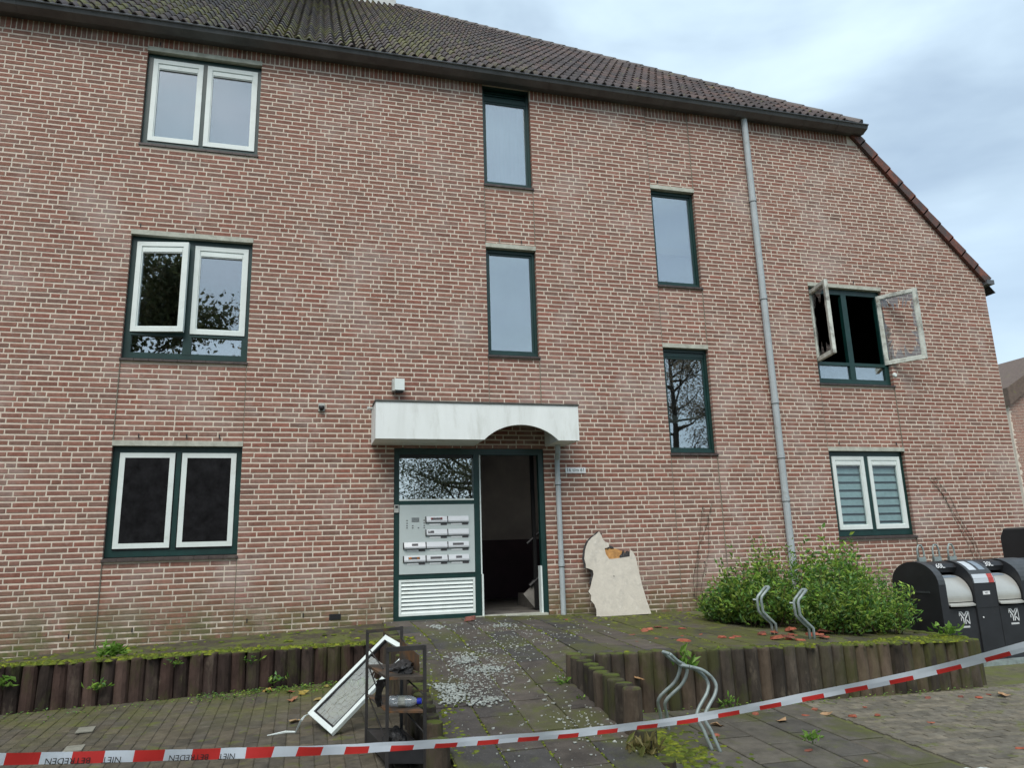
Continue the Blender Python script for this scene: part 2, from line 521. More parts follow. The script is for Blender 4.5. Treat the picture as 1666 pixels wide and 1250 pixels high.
def text_mesh(txt, size, name, mat, parent, M_, extrude=0.0008, align='CENTER'):
    cu = bpy.data.curves.new(name, 'FONT')
    cu.body = txt
    cu.size = size
    cu.align_x = align
    cu.align_y = 'CENTER'
    cu.extrude = extrude
    cu.resolution_u = 3
    tmp = bpy.data.objects.new(name+'_tmp', cu)
    COL.objects.link(tmp)
    bpy.context.view_layer.update()
    me = bpy.data.meshes.new_from_object(tmp.evaluated_get(bpy.context.evaluated_depsgraph_get()))
    bpy.data.objects.remove(tmp)
    me.materials.clear()
    me.materials.append(mat)
    me.name = name
    me.transform(M_)
    return link(name, me, parent)

FRONT = Matrix(((1, 0, 0, 0), (0, 0, 1, 0), (0, 1, 0, 0), (0, 0, 0, 1)))   # drawn in xy -> standing in xz
def facing(x, y, z):       # text standing upright, read from -y
    return Matrix.Translation((x, y, z)) @ Matrix.Rotation(R(90), 4, 'X')

def poly_area_px(p0, p1, p2):
    a, b, c = seen(p0), seen(p1), seen(p2)
    if not (a and b and c):
        return 0
    if not (-20 < a[0] < 1686 and -20 < a[1] < 1270):
        return 0
    return abs((b[0]-a[0])*(c[1]-a[1])-(b[1]-a[1])*(c[0]-a[0]))

# ------------------------------------------------------------------ levels of the ground
def lerp_tab(tab, t):
    if t >= tab[0][0]:
        return tab[0][1]
    for (a, va), (b, vb) in zip(tab, tab[1:]):
        if t >= b:
            return va+(vb-va)*(t-a)/(b-a)
    return tab[-1][1]

def z_low(x, y):
    return max(-0.80, -0.46+0.05*min(0.6, y+1.25)-0.02*min(5, abs(x+1)))

PATH = ((0.3, 0.0), (0.0, -0.005), (-1.5, -0.05), (-2.4, -0.15), (-3.1, -0.26), (-4.14, -0.42), (-5.0, -0.545), (-5.8, -0.645), (-7, -0.72), (-12, -0.78))
def z_path(y):
    return lerp_tab(PATH, y)

def z_plat(x, y):
    w = min(1, max(0, (x-0.0)/0.5))
    flat = -0.01+0.04*y-0.025*max(0, x)
    pth = z_path(y)
    return pth*(1-w)+flat*w

def z_bed(x, y):
    w = min(1, max(0, -y/1.2))
    zw = -0.03-0.036*(-1.2-x)
    return zw*(1-w)+(-0.115)*w

# ------------------------------------------------------------------ ground sheets
rnd = random.Random(4)
def grid_sheet(name, xs, ys, zf, mat, kind='structure', parent=None):
    vs = [(x, y, zf(x, y)) for y in ys for x in xs]
    nx = len(xs)
    fs = [(j*nx+i, j*nx+i+1, (j+1)*nx+i+1, (j+1)*nx+i) for j in range(len(ys)-1) for i in range(nx-1)]
    mb = MB()
    mb.raw(vs, fs)
    o = mb.build(name, mat, parent, smooth=True)
    if kind:
        o['kind'] = kind
    return o

def frange(a, b, st):
    n = max(1, int(round((b-a)/st)))
    return [a+(b-a)*i/n for i in range(n+1)]

gx = [-900, -200, -60, -25]+frange(-12, 12, 0.5)+[25, 60, 200, 900]
gy = [-900, -200, -60, -25]+frange(-14, 0, 0.5)+[20, 60, 200, 900]
ground = grid_sheet('ground', gx, gy, lambda x, y: z_low(x, y)-0.022, m_ground)
path = grid_sheet('path', frange(-1.24, 0.05, 0.25), frange(-7.4, 0.0, 0.2), lambda x, y: z_path(y)-0.013, m_joint)
terrace = grid_sheet('terrace', frange(0.05, 4.55, 0.25), frange(-3.28, 0.0, 0.2), lambda x, y: z_plat(x, y)-0.013, m_joint)
bed = grid_sheet('planting_bed', frange(-9.0, -1.24, 0.2), frange(-1.22, 0.0, 0.1),
                 lambda x, y: z_bed(x, y)+0.02*math.sin(x*7.3)*math.sin(y*9+x*3)*(1 if -1.1 < y < -0.1 else 0.3), m_soil)
apron = grid_sheet('pavement', frange(0.2, 2.24, 0.2), frange(-9.0, -3.38, 0.2), lambda x, y: z_low(x, y)-0.012, m_joint)
m_joint_dark = M('joint_sand', (0.080, 0.072, 0.050), 0.95, var=0.5, vs=9, patches=(((0.10, 0.112, 0.024), 3, 0.48, 0.6, 0.8, None),))
yard = grid_sheet('paved_yard', frange(-9.0, -1.3, 0.3), frange(-9.0, -1.30, 0.3), lambda x, y: z_low(x, y)-0.009, m_joint_dark)
street = grid_sheet('street', frange(2.24, 12.0, 0.3), frange(-9.0, 0.0, 0.3), lambda x, y: z_low(x, y)-0.0135, m_joint)

def paving(parent, name, x0, x1, y0, y1, lx, ly, zf, mats, cols, gap=0.006, th=0.05, bond='x', skip=None, limit=300, tilt=0.004, seed=1, rot=0.0):
    """pieces laid row by row on a surface; the largest in view become parts of their own, the others one part"""
    rg = random.Random(seed)
    pcs = []
    cr, sr = math.cos(rot), math.sin(rot)
    cx, cy = (x0+x1)/2, (y0+y1)/2
    ext = max(x1-x0, y1-y0)*(0.75 if rot else 0.5)+lx
    ax0, ax1, ay0, ay1 = (cx-ext, cx+ext, cy-ext, cy+ext) if rot else (x0, x1, y0, y1)
    if bond == 'x':
        rows = int((ay1-ay0)/ly)+1
        cells = []
        for j in range(rows):
            off = (0.5 if j % 2 else 0)*lx+(rg.uniform(-0.06, 0.06)*lx if lx > 0.25 else rg.uniform(-0.1, 0.1)*lx)
            i = -1
            while ax0+off+i*lx < ax1:
                cells.append((ax0+off+i*lx, ax0+off+(i+1)*lx, ay0+j*ly, ay0+(j+1)*ly))
                i += 1
    else:
        cols_n = int((ax1-ax0)/lx+0.5)
        cells = []
        for i in range(cols_n):
            off = (0.5 if i % 2 else 0)*ly+rg.uniform(-0.12, 0.12)*ly
            j = -1
            while ay0+off+j*ly < ay1:
                cells.append((ax0+i*lx, ax0+(i+1)*lx, ay0+off+j*ly, ay0+off+(j+1)*ly))
                j += 1
    for (a, b, c, d) in cells:
        if not rot:
            a, b, c, d = max(a, x0), min(b, x1), max(c, y0), min(d, y1)
            if b-a < 0.04 or d-c < 0.03:
                continue
        g = gap*rg.uniform(0.7, 1.5)
        q = [(a+g, c+g), (b-g, c+g), (b-g, d-g), (a+g, d-g)]
        if rot:
            q = [(cx+(x-cx)*cr-(y-cy)*sr, cy+(x-cx)*sr+(y-cy)*cr) for x, y in q]
            mx_, my_ = sum(p[0] for p in q)/4, sum(p[1] for p in q)/4
            if not (x0 < mx_ < x1 and y0 < my_ < y1):
                continue
        mx_, my_ = sum(p[0] for p in q)/4, sum(p[1] for p in q)/4
        if skip and skip(mx_, my_):
            continue
        z = [zf(x, y)+rg.uniform(-tilt, tilt)*0.5 for x, y in q]
        dz = rg.uniform(-tilt, tilt)*0.6
        top = [Vector((x, y, zz+dz)) for (x, y), zz in zip(q, z)]
        mid = sum(top, Vector())/4
        ch = min(0.008, 0.04*min(lx, ly)+0.003)
        ins = [mid+(p-mid)*(1-2*ch/min(lx, ly)) for p in top]
        low = [p-Vector((0, 0, 0.005)) for p in top]
        bot = [p-Vector((0, 0, th)) for p in top]
        cc = rg.choice(cols)
        k = rg.uniform(0.86, 1.14)
        tint = tuple(v*k for v in cc)
        area = poly_area_px(top[0], top[1], top[3])
        pcs.append((area, ins+low+bot, tint, mid))
    pcs.sort(key=lambda t: -t[0])
    fs = ((0, 1, 2, 3), (4, 5, 1, 0), (5, 6, 2, 1), (6, 7, 3, 2), (7, 4, 0, 3), (8, 9, 5, 4), (9, 10, 6, 5), (10, 11, 7, 6), (11, 8, 4, 7))
    mt = mats if callable(mats) else (lambda p: mats)
    rest = {}
    for n, (area, vs, tint, mid) in enumerate(pcs):
        if n < limit and area > 0:
            me = bpy.data.meshes.new(name)
            me.from_pydata([tuple(v-mid) for v in vs], [], fs)
            me.materials.append(mt(mid))
            o = link(name, me, parent)
            o.location = mid
            o.color = (*tint, 1)
        else:
            rest.setdefault(mt(mid).name, MB()).raw([tuple(v) for v in vs], fs, tint)
    for mn, mb in rest.items():
        mb.build(name+'s', bpy.data.materials[mn], parent, kind='stuff')

SLAB = [(0.062, 0.055, 0.050), (0.075, 0.064, 0.055), (0.056, 0.053, 0.050), (0.085, 0.072, 0.060)]
paving(path, 'slab', -1.24, 0.06, -7.4, -0.10, 0.325, 0.62, lambda x, y: z_path(y), m_slab, SLAB, gap=0.007, bond='y', seed=3)
paving(terrace, 'slab', 0.06, 4.5, -3.24, -0.02, 0.30, 0.6, z_plat, lambda p: m_slab if p.x < 1.2 and p.y < -0.5 else m_slab_moss, SLAB,
       gap=0.007, bond='y', seed=5, skip=lambda x, y: x > 2.55+0.42*(-y) * 0.35 and y > -2.35)
paving(apron, 'slab', 0.22, 2.24, -8.4, -3.42, 0.33, 0.6, z_low, m_slab, [(0.088, 0.080, 0.064), (0.098, 0.088, 0.070), (0.080, 0.074, 0.062)], gap=0.006, bond='y', seed=8)
PAV = [(0.100, 0.087, 0.064), (0.094, 0.083, 0.063), (0.108, 0.092, 0.066), (0.090, 0.080, 0.063)]
paving(yard, 'paver', -8.5, -1.34, -7.6, -1.36, 0.105, 0.21, z_low, m_paver, PAV, gap=0.0012, bond='y', seed=9)
PAV2 = [(0.158, 0.142, 0.108), (0.145, 0.132, 0.104), (0.172, 0.153, 0.116), (0.138, 0.126, 0.10)]
paving(street, 'paver', 2.26, 9.0, -8.0, -3.42, 0.205, 0.072, z_low, m_paver, PAV2, gap=0.0026, bond='x', seed=11)

# ------------------------------------------------------------------ the apartment building
bld = thing('apartment_building', 'brick apartment block with green framed windows, canopy and tiled hipped roof', 'building', (0, 0, 0))
CH = 0.0655
Z0 = 2.255-CH*40
Z_TOP = 7.87
X_L, X_R = -8.6, 9.41
VX, VZ, VS = 6.90, 7.95, 1.055
EV = VZ-(X_R-VX)*VS
#          # verge: top corner and fall
def verge_x(z):
    return X_R if z < VZ-(X_R-VX)*VS else VX+(VZ-z)/VS

OPEN = {   # name: x0, x1, z0, z1
    'L3': (-4.48, -3.0, 6.209, 7.707), 'L2': (-4.48, -3.0, 3.258, 5.005), 'L1': (-4.48, -3.0, 0.821, 2.255),
    'S3': (0.214, 0.976, 6.143, 7.88), 'S2': (0.214, 0.976, 3.495, 5.226),
    'U3': (2.946, 3.717, 4.737, 6.466), 'U2': (2.946, 3.717, 2.108, 3.825),
    'R2': (5.685, 7.132, 3.258, 5.005), 'R1': (5.685, 7.132, 0.821, 2.255),
    'D': (-1.103, 0.974, -0.6, 2.197)}
PANEL = [  # brick infill strips between the windows, set back a little: x0, x1, z0, z1
    (-4.48, -3.0, 2.255, 3.258), (-4.48, -3.0, -0.6, 0.821),
    (0.214, 0.976, 5.226, 6.143), (0.214, 0.976, 2.70, 3.495),
    (2.946, 3.717, 6.466, 7.88), (2.946, 3.717, 3.825, 4.737), (2.946, 3.717, -0.6, 2.108),
    (5.685, 7.132, 2.255, 3.258), (5.685, 7.132, -0.6, 0.821)]
REC = 0.014

# mortar sheet with the openings cut out, 0.1 m reveals
mb = MB()
xs = sorted({X_L, X_R, VX}|{v for o in OPEN.values() for v in o[:2]})
zs = sorted({-0.75, Z_TOP, VZ-(X_R-VX)*VS}|{v for o in OPEN.values() for v in o[2:]}|{p[2] for p in PANEL}|{p[3] for p in PANEL})
for i in range(len(xs)-1):
    for j in range(len(zs)-1):
        cx, cz = (xs[i]+xs[i+1])/2, (zs[j]+zs[j+1])/2
        if any(o[0] < cx < o[1] and o[2] < cz < o[3] for o in OPEN.values()) or zs[j] >= Z_TOP:
            continue
        yy = REC if any(p[0] < cx < p[1] and p[2] < cz < p[3] for p in PANEL) else 0.0
        a, b, c, d = xs[i], xs[i+1], zs[j], zs[j+1]
        if a > VX+1e-6 and d > EV+1e-6:
            continue
        if a >= VX-1e-6 and d > EV+1e-6:
            c2, d2 = c, min(d, VZ)
            mb.face([(a, yy, c2), (verge_x(c2), yy, c2), (verge_x(d2), yy, d2), (a, yy, d2)])
        else:
            mb.face([(a, yy, c), (b, yy, c), (b, yy, d), (a, yy, d)])
for k, (a, b, c, d) in OPEN.items():
    q = 0.004
    for x in (a-q, b+q):
        mb.face([(x, 0, c), (x, 0.16, c), (x, 0.16, d), (x, 0, d)])
    mb.face([(a, 0, d+q), (b, 0, d+q), (b, 0.16, d+q), (a, 0.16, d+q)])
    mb.face([(a, 0, c-q), (b, 0, c-q), (b, 0.16, c-q), (a, 0.16, c-q)])
# the side, the back and the left end of the block
EV = VZ-(X_R-VX)*VS
mb.face([(X_R, 0, -0.75), (X_R, 16, -0.75), (X_R, 16, EV), (X_R, 0, EV)])
mb.face([(X_L-8, 16, -0.75), (X_R, 16, -0.75), (X_R, 16, EV), (X_L-8, 16, Z_TOP)])
mb.face([(X_L, 0, -0.75), (X_L-8, 0, -0.75), (X_L-8, 0, Z_TOP), (X_L, 0, Z_TOP)])
mb.face([(X_L-8, 0, -0.75), (X_L-8, 16, -0.75), (X_L-8, 16, Z_TOP), (X_L-8, 0, Z_TOP)])
wall = mb.build('wall', m_mortar, bld)

# bricks, course by course in wild bond
BR = [(0.244, 0.123, 0.092), (0.230, 0.113, 0.084), (0.257, 0.135, 0.102), (0.214, 0.118, 0.090), (0.240, 0.106, 0.078), (0.204, 0.119, 0.094), (0.247, 0.140, 0.109), (0.229, 0.129, 0.098), (0.236, 0.115, 0.084), (0.223, 0.107, 0.081)]
rb = random.Random(21)
SL, HL, JX = 0.2095, 0.0985, 0.0145
def brick_shape(x0, x1, z0, z1, yf, dep, rg):
    c = 0.0035
    j = lambda s=0.0016: rg.uniform(-s, s)
    zz = rg.uniform(-0.0015, 0.0015)
    o = [(x0+j(), yf+c, z0+j()+zz), (x1+j(), yf+c, z0+j()+zz), (x1+j(), yf+c, z1+j()+zz), (x0+j(), yf+c, z1+j()+zz)]
    i = [(o[0][0]+c, yf, o[0][2]+c), (o[1][0]-c, yf, o[1][2]+c), (o[2][0]-c, yf, o[2][2]-c), (o[3][0]+c, yf, o[3][2]-c)]
    b = [(p[0], yf+dep, p[2]) for p in o]
    return i+o+b
BF = ((0, 1, 2, 3), (4, 5, 1, 0), (5, 6, 2, 1), (6, 7, 3, 2), (7, 4, 0, 3), (8, 9, 5, 4), (9, 10, 6, 5), (10, 11, 7, 6), (11, 8, 4, 7))
var_mesh = {}
for kind, ln in (('s', SL), ('h', HL)):
    for v in range(7):
        rg = random.Random(100+v+(50 if kind == 'h' else 0))
        me = bpy.data.meshes.new('brick')
        me.from_pydata(brick_shape(-ln/2, ln/2, -0.02375, 0.02375, 0, 0.03, rg), [], BF)
        me.materials.append(m_brick)
        var_mesh[kind, v] = me
curj = []
bricks = []     # (area, kind or None, xc, zc, y, tint, verts or None)
def tint_at(rg, panel):
    c = rg.choice(BR)
    k = rg.gauss(1.0, 0.08)*(1.04 if panel else 1)
    return tuple(max(0.02, v*k) for v in c)
k = -14
while True:
    z0 = Z0+k*CH
    k += 1
    z1 = z0+0.0475
    if z1 > Z_TOP-0.135:
        break
    if z0 < -0.42:
        continue
    zc = (z0+z1)/2
    xr = verge_x(z1+0.01)
    segs = [(X_L, xr, 0)]
    cuts = []
    for o in OPEN.values():
        if o[2]-0.02 < zc < o[3]+0.0:
            cuts.append((o[0], o[1], None))
    for p in PANEL:
        if p[2] < zc < p[3]:
            cuts.append((p[0], p[1], REC))
    cuts.sort(key=lambda t: t[0])
    out, x = [], X_L
    for a, b, yv in cuts:
        out.append((x, a, 0.0, yv is None))
        if yv is not None:
            out.append((a, b, yv, False))
        x = b
    out.append((x, xr, 0.0, False))
    prevj, curj = curj, []
    for a, b, yv, _ in out:
        el = any(abs(a-o[1]) < 1e-6 and o[2]-0.02 < zc < o[3] for o in OPEN.values())
        er = any(abs(b-o[0]) < 1e-6 and o[2]-0.02 < zc < o[3] for o in OPEN.values())
        xa = a+(0 if el else 0.004 if a > X_L else 0)
        xb = b-(0 if er else 0.004)
        x = xa
        first = True
        runs = 0
        while x < xb-0.03:
            if first:
                ln = rb.choice((SL, SL*0.75, HL, SL*0.5+0.03))
                first = False
            else:
                if runs >= rb.choice((2, 2, 3, 4)):
                    ln, runs = HL, 0
                else:
                    ln = SL
                    runs += 1
            if x+ln < xb-0.05 and any(abs(x+ln-j_) < 0.034 for j_ in prevj):
                alt = SL if ln < SL*0.9 else HL if runs < 4 else SL*0.75
                if not any(abs(x+alt-j_) < 0.034 for j_ in prevj):
                    ln = alt
            if x+ln > xb-0.05:
                ln = xb-x
                if ln > SL*1.25:
                    ln = HL
            x1 = min(x+ln, xb)
            curj.append(x1)
            edge = (el and x == xa) or (er and x1 >= xb-1e-6)
            full = 's' if abs(x1-x-SL) < 1e-6 else 'h' if abs(x1-x-HL) < 1e-6 else None
            yf = yv-0.0042+rb.uniform(-0.0012, 0.0012)
            t_ = tint_at(rb, yv > 0)
            if edge or full is None:
                bricks.append((0, None, (x+x1)/2, zc, yf, t_, brick_shape(x, x1, z0, z1, yf, 0.104 if edge else 0.03, rb)))
            else:
                ar = poly_area_px((x, yf, z0), (x1, yf, z0), (x, yf, z1))
                bricks.append((ar, full, (x+x1)/2, zc+rb.uniform(-0.0015, 0.0015), yf, t_, None))
            x = x1+JX
# soldier course under the gutter
soldier_z = z0+0.004
x = X_L
while x < VX-0.05:
    yv = REC if any(p[0] < x < p[1] and p[3] > 7.8 for p in PANEL) else 0
    if not (OPEN['S3'][0]-0.05 < x < OPEN['S3'][1]):
        bricks.append((0, None, x, 7.8, yv-0.006, tint_at(rb, False), brick_shape(x, x+0.05, soldier_z, Z_TOP+0.06, yv-0.006+rb.uniform(-0.001, 0.001), 0.03, rb)))
    x += 0.0635
bricks.sort(key=lambda t: -t[0])
mb = MB()
for n, (ar, kd, xc, zc, yf, t_, vs) in enumerate(bricks):
    if n < 300 and kd:
        o = link('brick', var_mesh[kd, n % 7], wall)
        o.location = (xc, yf, zc)
        o.color = (*t_, 1)
    else:
        if vs is None:
            ln = SL if kd == 's' else HL
            vs = brick_shape(xc-ln/2, xc+ln/2, zc-0.02375, zc+0.02375, yf, 0.03, rb)
        mb.raw(vs, BF, t_)
mb.build('bricks', m_brick, wall, kind='stuff')

mb = MB()
for (a, b, c, d) in PANEL:
    for x in (a, b):
        mb.box(x-0.0045, x+0.0045, -0.0012, 0.006, max(c, -0.3), d)
mb.build('expansion_joints', M('joint_sealant', (0.17, 0.15, 0.115), 0.9, var=0.5, vs=3), wall, kind='stuff')
# weep slits above the lintels and the vents at the foot of the wall
mb = MB()
for x, z in ((-4.33, 7.74), (-3.32, 7.74), (-4.38, 5.04), (-3.72, 5.04), (-4.2, 2.29), (-3.66, 2.29), (-3.28, 2.29), (0.42, 5.26), (0.76, 5.26),
             (3.08, 6.50), (5.9, 2.29), (7.0, 2.29), (6.6, 5.04), (-4.75, -0.01), (-4.1, 0.02), (-2.85, 0.06), (-1.25, 0.12), (-2.2, 0.09)):
    mb.box(x-0.006, x+0.006, -0.008, 0.0, z, z+0.05)
mb.build('weep_holes', m_black, wall, kind='stuff')
mb = MB()
for i in range(5):
    mb.box(-1.88+i*0.025, -1.866+i*0.025, -0.012, -0.004, 0.045, 0.105)
mb.box(-1.89, -1.75, -0.008, 0, 0.04, 0.11)
mb.build('air_vent', m_black, bld)

# ---- rooms behind the windows
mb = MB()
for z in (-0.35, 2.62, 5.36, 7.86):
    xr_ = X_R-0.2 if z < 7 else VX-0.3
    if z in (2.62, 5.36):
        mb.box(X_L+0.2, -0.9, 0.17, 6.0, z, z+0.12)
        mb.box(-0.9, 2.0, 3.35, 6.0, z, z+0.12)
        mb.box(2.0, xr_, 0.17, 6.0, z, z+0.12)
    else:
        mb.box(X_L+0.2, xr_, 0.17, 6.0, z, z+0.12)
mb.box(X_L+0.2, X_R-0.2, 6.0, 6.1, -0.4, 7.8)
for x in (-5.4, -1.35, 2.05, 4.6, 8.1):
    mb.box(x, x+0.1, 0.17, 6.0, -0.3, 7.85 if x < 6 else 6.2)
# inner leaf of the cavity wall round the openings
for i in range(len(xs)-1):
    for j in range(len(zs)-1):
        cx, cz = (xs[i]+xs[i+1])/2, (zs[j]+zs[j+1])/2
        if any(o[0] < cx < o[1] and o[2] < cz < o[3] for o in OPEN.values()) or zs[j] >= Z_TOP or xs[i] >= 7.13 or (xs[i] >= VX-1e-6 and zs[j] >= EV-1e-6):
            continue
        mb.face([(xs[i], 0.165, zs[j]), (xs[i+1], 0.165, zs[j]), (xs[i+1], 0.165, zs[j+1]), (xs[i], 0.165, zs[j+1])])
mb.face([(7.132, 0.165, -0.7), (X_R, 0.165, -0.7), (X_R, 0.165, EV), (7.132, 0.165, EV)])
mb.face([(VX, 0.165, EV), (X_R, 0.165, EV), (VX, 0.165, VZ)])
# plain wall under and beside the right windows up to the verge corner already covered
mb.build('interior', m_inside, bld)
mb = MB()       # light walls of the stairwell above the hall
mb.box(-1.25, -1.21, 0.18, 3.3, 2.6, 7.84)
mb.box(1.99, 2.03, 0.18, 3.3, 2.6, 7.84)
mb.box(-1.25, 2.03, 3.3, 3.34, 2.6, 7.84)
mb.build('stairwell', M('stairwell_plaster', (0.42, 0.40, 0.37), 0.9, var=0.1, vs=2), bld)
mb = MB()       # the burnt room
mb.box(4.72, 8.08, 0.18, 5.9, 2.76, 2.78)
mb.box(4.72, 8.08, 0.18, 5.9, 5.32, 5.34)
mb.box(4.71, 4.73, 0.18, 5.9, 2.76, 5.34)
mb.box(8.07, 8.09, 0.18, 5.9, 2.76, 5.34)
mb.box(4.72, 8.08, 3.0, 3.05, 2.76, 5.34)
mb.box(4.72, 5.67, 0.17, 0.19, 2.76, 5.34)
mb.box(7.15, 8.08, 0.17, 0.19, 2.76, 5.34)
mb.build('burnt_room', m_soot, bld)

# ---- windows
def rect_frame(mb, x0, x1, z0, z1, w, y0, y1, wt=None, wb=None):
    wt = wt or w
    wb = wb or w
    mb.box(x0, x0+w, y0, y1, z0, z1)
    mb.box(x1-w, x1, y0, y1, z0, z1)
    mb.box(x0+w, x1-w, y0+0.0007, y1-0.0007, z1-wt, z1)
    mb.box(x0+w, x1-w, y0+0.0007, y1-0.0007, z0, z0+wb)

def trim(win, a, b, c, d, lintel=True):
    if lintel:
        m = MB()
        m.box(a-0.004, b+0.004, -0.010, 0.15, d-0.062, d+0.002)
        m.build('lintel', m_lintel, win).location = (0, -0.03, 0)
    m = MB()
    n = max(4, int((b-a)/0.15))
    for i in range(n):
        x0_, x1_ = a-0.012+(b-a+0.024)*i/n, a-0.012+(b-a+0.024)*(i+1)/n
        m.raw([(x0_+0.002, -0.022, c), (x1_-0.002, -0.022, c), (x1_-0.002, -0.022, c+0.028), (x0_+0.002, -0.022, c+0.028),
               (x1_-0.002, 0.105, c+0.052), (x0_+0.002, 0.105, c+0.052), (x0_+0.002, 0.105, c), (x1_-0.002, 0.105, c)],
              ((0, 1, 2, 3), (3, 2, 4, 5), (6, 7, 1, 0), (0, 3, 5, 6), (1, 7, 4, 2)))
    m.build('sill', m_sill, win).location = (0, -0.03, 0)

def sash(win, x0, x1, z0, z1, hinge=None, ang=0.0, mat=None, pane_mat=None, vent=True, broken=False, seed=0):
    """white casement; hinge 'l' or 'r', angle it stands open"""
    hx = x1 if hinge == 'r' else x0
    m = MB()
    y0, y1, w = -0.036, 0.02, 0.06
    rect_frame(m, x0-hx, x1-hx, z0, z1, w, y0, y1)
    iw = 0.014
    rect_frame(m, x0-hx+w, x1-hx-w, z0+w, z1-w, iw, y0+0.012, y1-0.01)
    o = m.build('sash', mat or m_white, win)
    o.location = (hx, 0.055, 0)
    o.rotation_euler = (0, 0, ang)
    gx0, gx1, gz0, gz1 = x0-hx+w+iw, x1-hx-w-iw, z0+w+iw, z1-w-iw
    loc, rot = o.location.copy(), o.rotation_euler.copy()
    def put(c):
        c.location, c.rotation_euler = loc, rot
    if vent:
        m = MB()
        m.box(gx0, gx1, y0+0.004, y0+0.03, gz1-0.062, gz1-0.02)
        m.box(gx0, gx1, y0+0.010, y0+0.03, gz1-0.018, gz1)
        m.box(gx0, gx1, y0+0.012, y0+0.03, gz1-0.074, gz1-0.066)
        put(m.build('vent_grille', mat or m_white, win))
        m = MB()
        m.box(gx0+0.002, gx1-0.002, y0+0.031, y0+0.034, gz1-0.08, gz1)
        put(m.build('vent_gap', m_black, win))
        gz1 -= 0.074
    if not broken:
        m = MB()
        m.box(gx0, gx1, -0.004, 0.004, gz0, gz1)
        put(m.build('pane', pane_mat or m_glass, win))
    else:
        rg = random.Random(seed)
        m = MB()
        per = []
        n = 16
        for i in range(n):
            per.append((gx0+(gx1-gx0)*i/n, gz0))
        for i in range(n):
            per.append((gx1, gz0+(gz1-gz0)*i/n))
        for i in range(n):
            per.append((gx1-(gx1-gx0)*i/n, gz1))
        for i in range(n):
            per.append((gx0, gz1-(gz1-gz0)*i/n))
        cx, cz = (gx0+gx1)/2, (gz0+gz1)/2
        inner = []
        for (x, z) in per:
            t = rg.choice((0.04, 0.10, 0.16, 0.24, 0.32, 0.44, 0.2))
            inner.append((x+(cx-x)*t, z+(cz-z)*t))
        N = len(per)
        for i in range(N):
            j = (i+1) % N
            m.face([(per[i][0], 0, per[i][1]), (per[j][0], 0, per[j][1]), (inner[j][0], 0.002, inner[j][1]), (inner[i][0], 0.002, inner[i][1])])
        put(m.build('broken_pane', m_glass_sh, win))
    return o

def backing(win, a, b, c, d, y, mat, name, folds=0):
    m = MB()
    if folds:
        n = folds*4
        for i in range(n):
            xa, xb = a+(b-a)*i/n, a+(b-a)*(i+1)/n
            ya, yb = y+0.018*math.sin(i*1.7), y+0.018*math.sin((i+1)*1.7)
            m.face([(xa, ya, c), (xb, yb, c), (xb, yb, d), (xa, ya, d)])
    else:
        m.box(a, b, y, y+0.004, c, d)
    return m.build(name, mat, win, smooth=bool(folds))

def double_window(key, label, has_low, left_open=0.0, burnt=False, kind='net'):
    a, b, c, d = OPEN[key]
    m = MB()
    y0, y1 = 0.035, 0.105
    ft, fb = c+0.052, d-0.064
    rect_frame(m, a, b, ft, fb, 0.095 if kind in ('dark', 'blind') else 0.085, y0, y1, wt=0.095, wb=0.11 if kind in ('dark', 'blind') else 0.075)
    mid = (a+b)/2
    m.box(mid-0.05, mid+0.05, y0-0.003, y1, ft+0.06, fb-0.09)
    zt = ft+0.075
    if has_low:
        zt = ft+0.30
        m.box(a+0.072, mid-0.05, y0-0.002, y1, zt, zt+0.055)
        m.box(mid+0.05, b-0.072, y0-0.002, y1, zt, zt+0.055)
        zt += 0.055
    win = m.build('window', m_green, bld)
    win.location = (0, 0.03, 0)
    win['label'] = label
    trim(win, a, b, c, d)
    wide = kind in ('dark', 'blind')
    sx = ((a+0.082, mid-0.040), (mid+0.040, b-0.070)) if wide else ((a+0.074, mid-0.030), (mid+0.026, b-0.052))
    z0_, z1_ = (c+0.150 if wide else zt-0.014), fb-0.078
    if has_low:
        for (p, q) in ((a+0.072, mid-0.034), (mid+0.034, b-0.072)):
            m = MB()
            m.box(p, q, 0.062, 0.070, ft+0.075, ft+0.30)
            m.build('low_pane', m_glass_hi, win)
    if burnt:
        sash(win, sx[0][0], sx[0][1], z0_, z1_, 'l', -R(103), m_burnt, vent=False, broken=True, seed=4)
        sash(win, sx[1][0], sx[1][1], z0_, z1_, 'r', R(122), m_burnt, vent=False, broken=True, seed=9)
    else:
        pm = {'net': m_glass, 'dark': m_glass_lo, 'blind': m_glass_lo}[kind]
        sash(win, sx[0][0], sx[0][1], z0_, z1_, 'l', -left_open, pane_mat=m_glass if left_open else pm)
        sash(win, sx[1][0], sx[1][1], z0_, z1_, pane_mat=pm)
        if kind == 'net' and not has_low:
            backing(win, a+0.08, b-0.08, ft+0.08, fb-0.08, 0.22, m_net, 'net_curtain')
        elif kind == 'dark':
            backing(win, a+0.08, mid-0.03, ft+0.08, fb-0.08, 0.022, m_mesh, 'insect_screen')
            backing(win, mid+0.03, b-0.08, ft+0.08, fb-0.08, 0.022, m_mesh, 'insect_screen')
        elif kind == 'blind':
            for (p, q) in ((a+0.08, mid-0.03), (mid+0.03, b-0.08)):
                n = 9
                h = (fb-ft-0.2)/n
                m = MB()
                for i in range(n):
                    z = ft+0.1+i*h
                    m.face([(p, 0.085, z), (q, 0.085, z), (q, 0.10, z+h*0.72), (p, 0.10, z+h*0.72)])
                m.build('pleated_blind', m_blind, win)
    return win

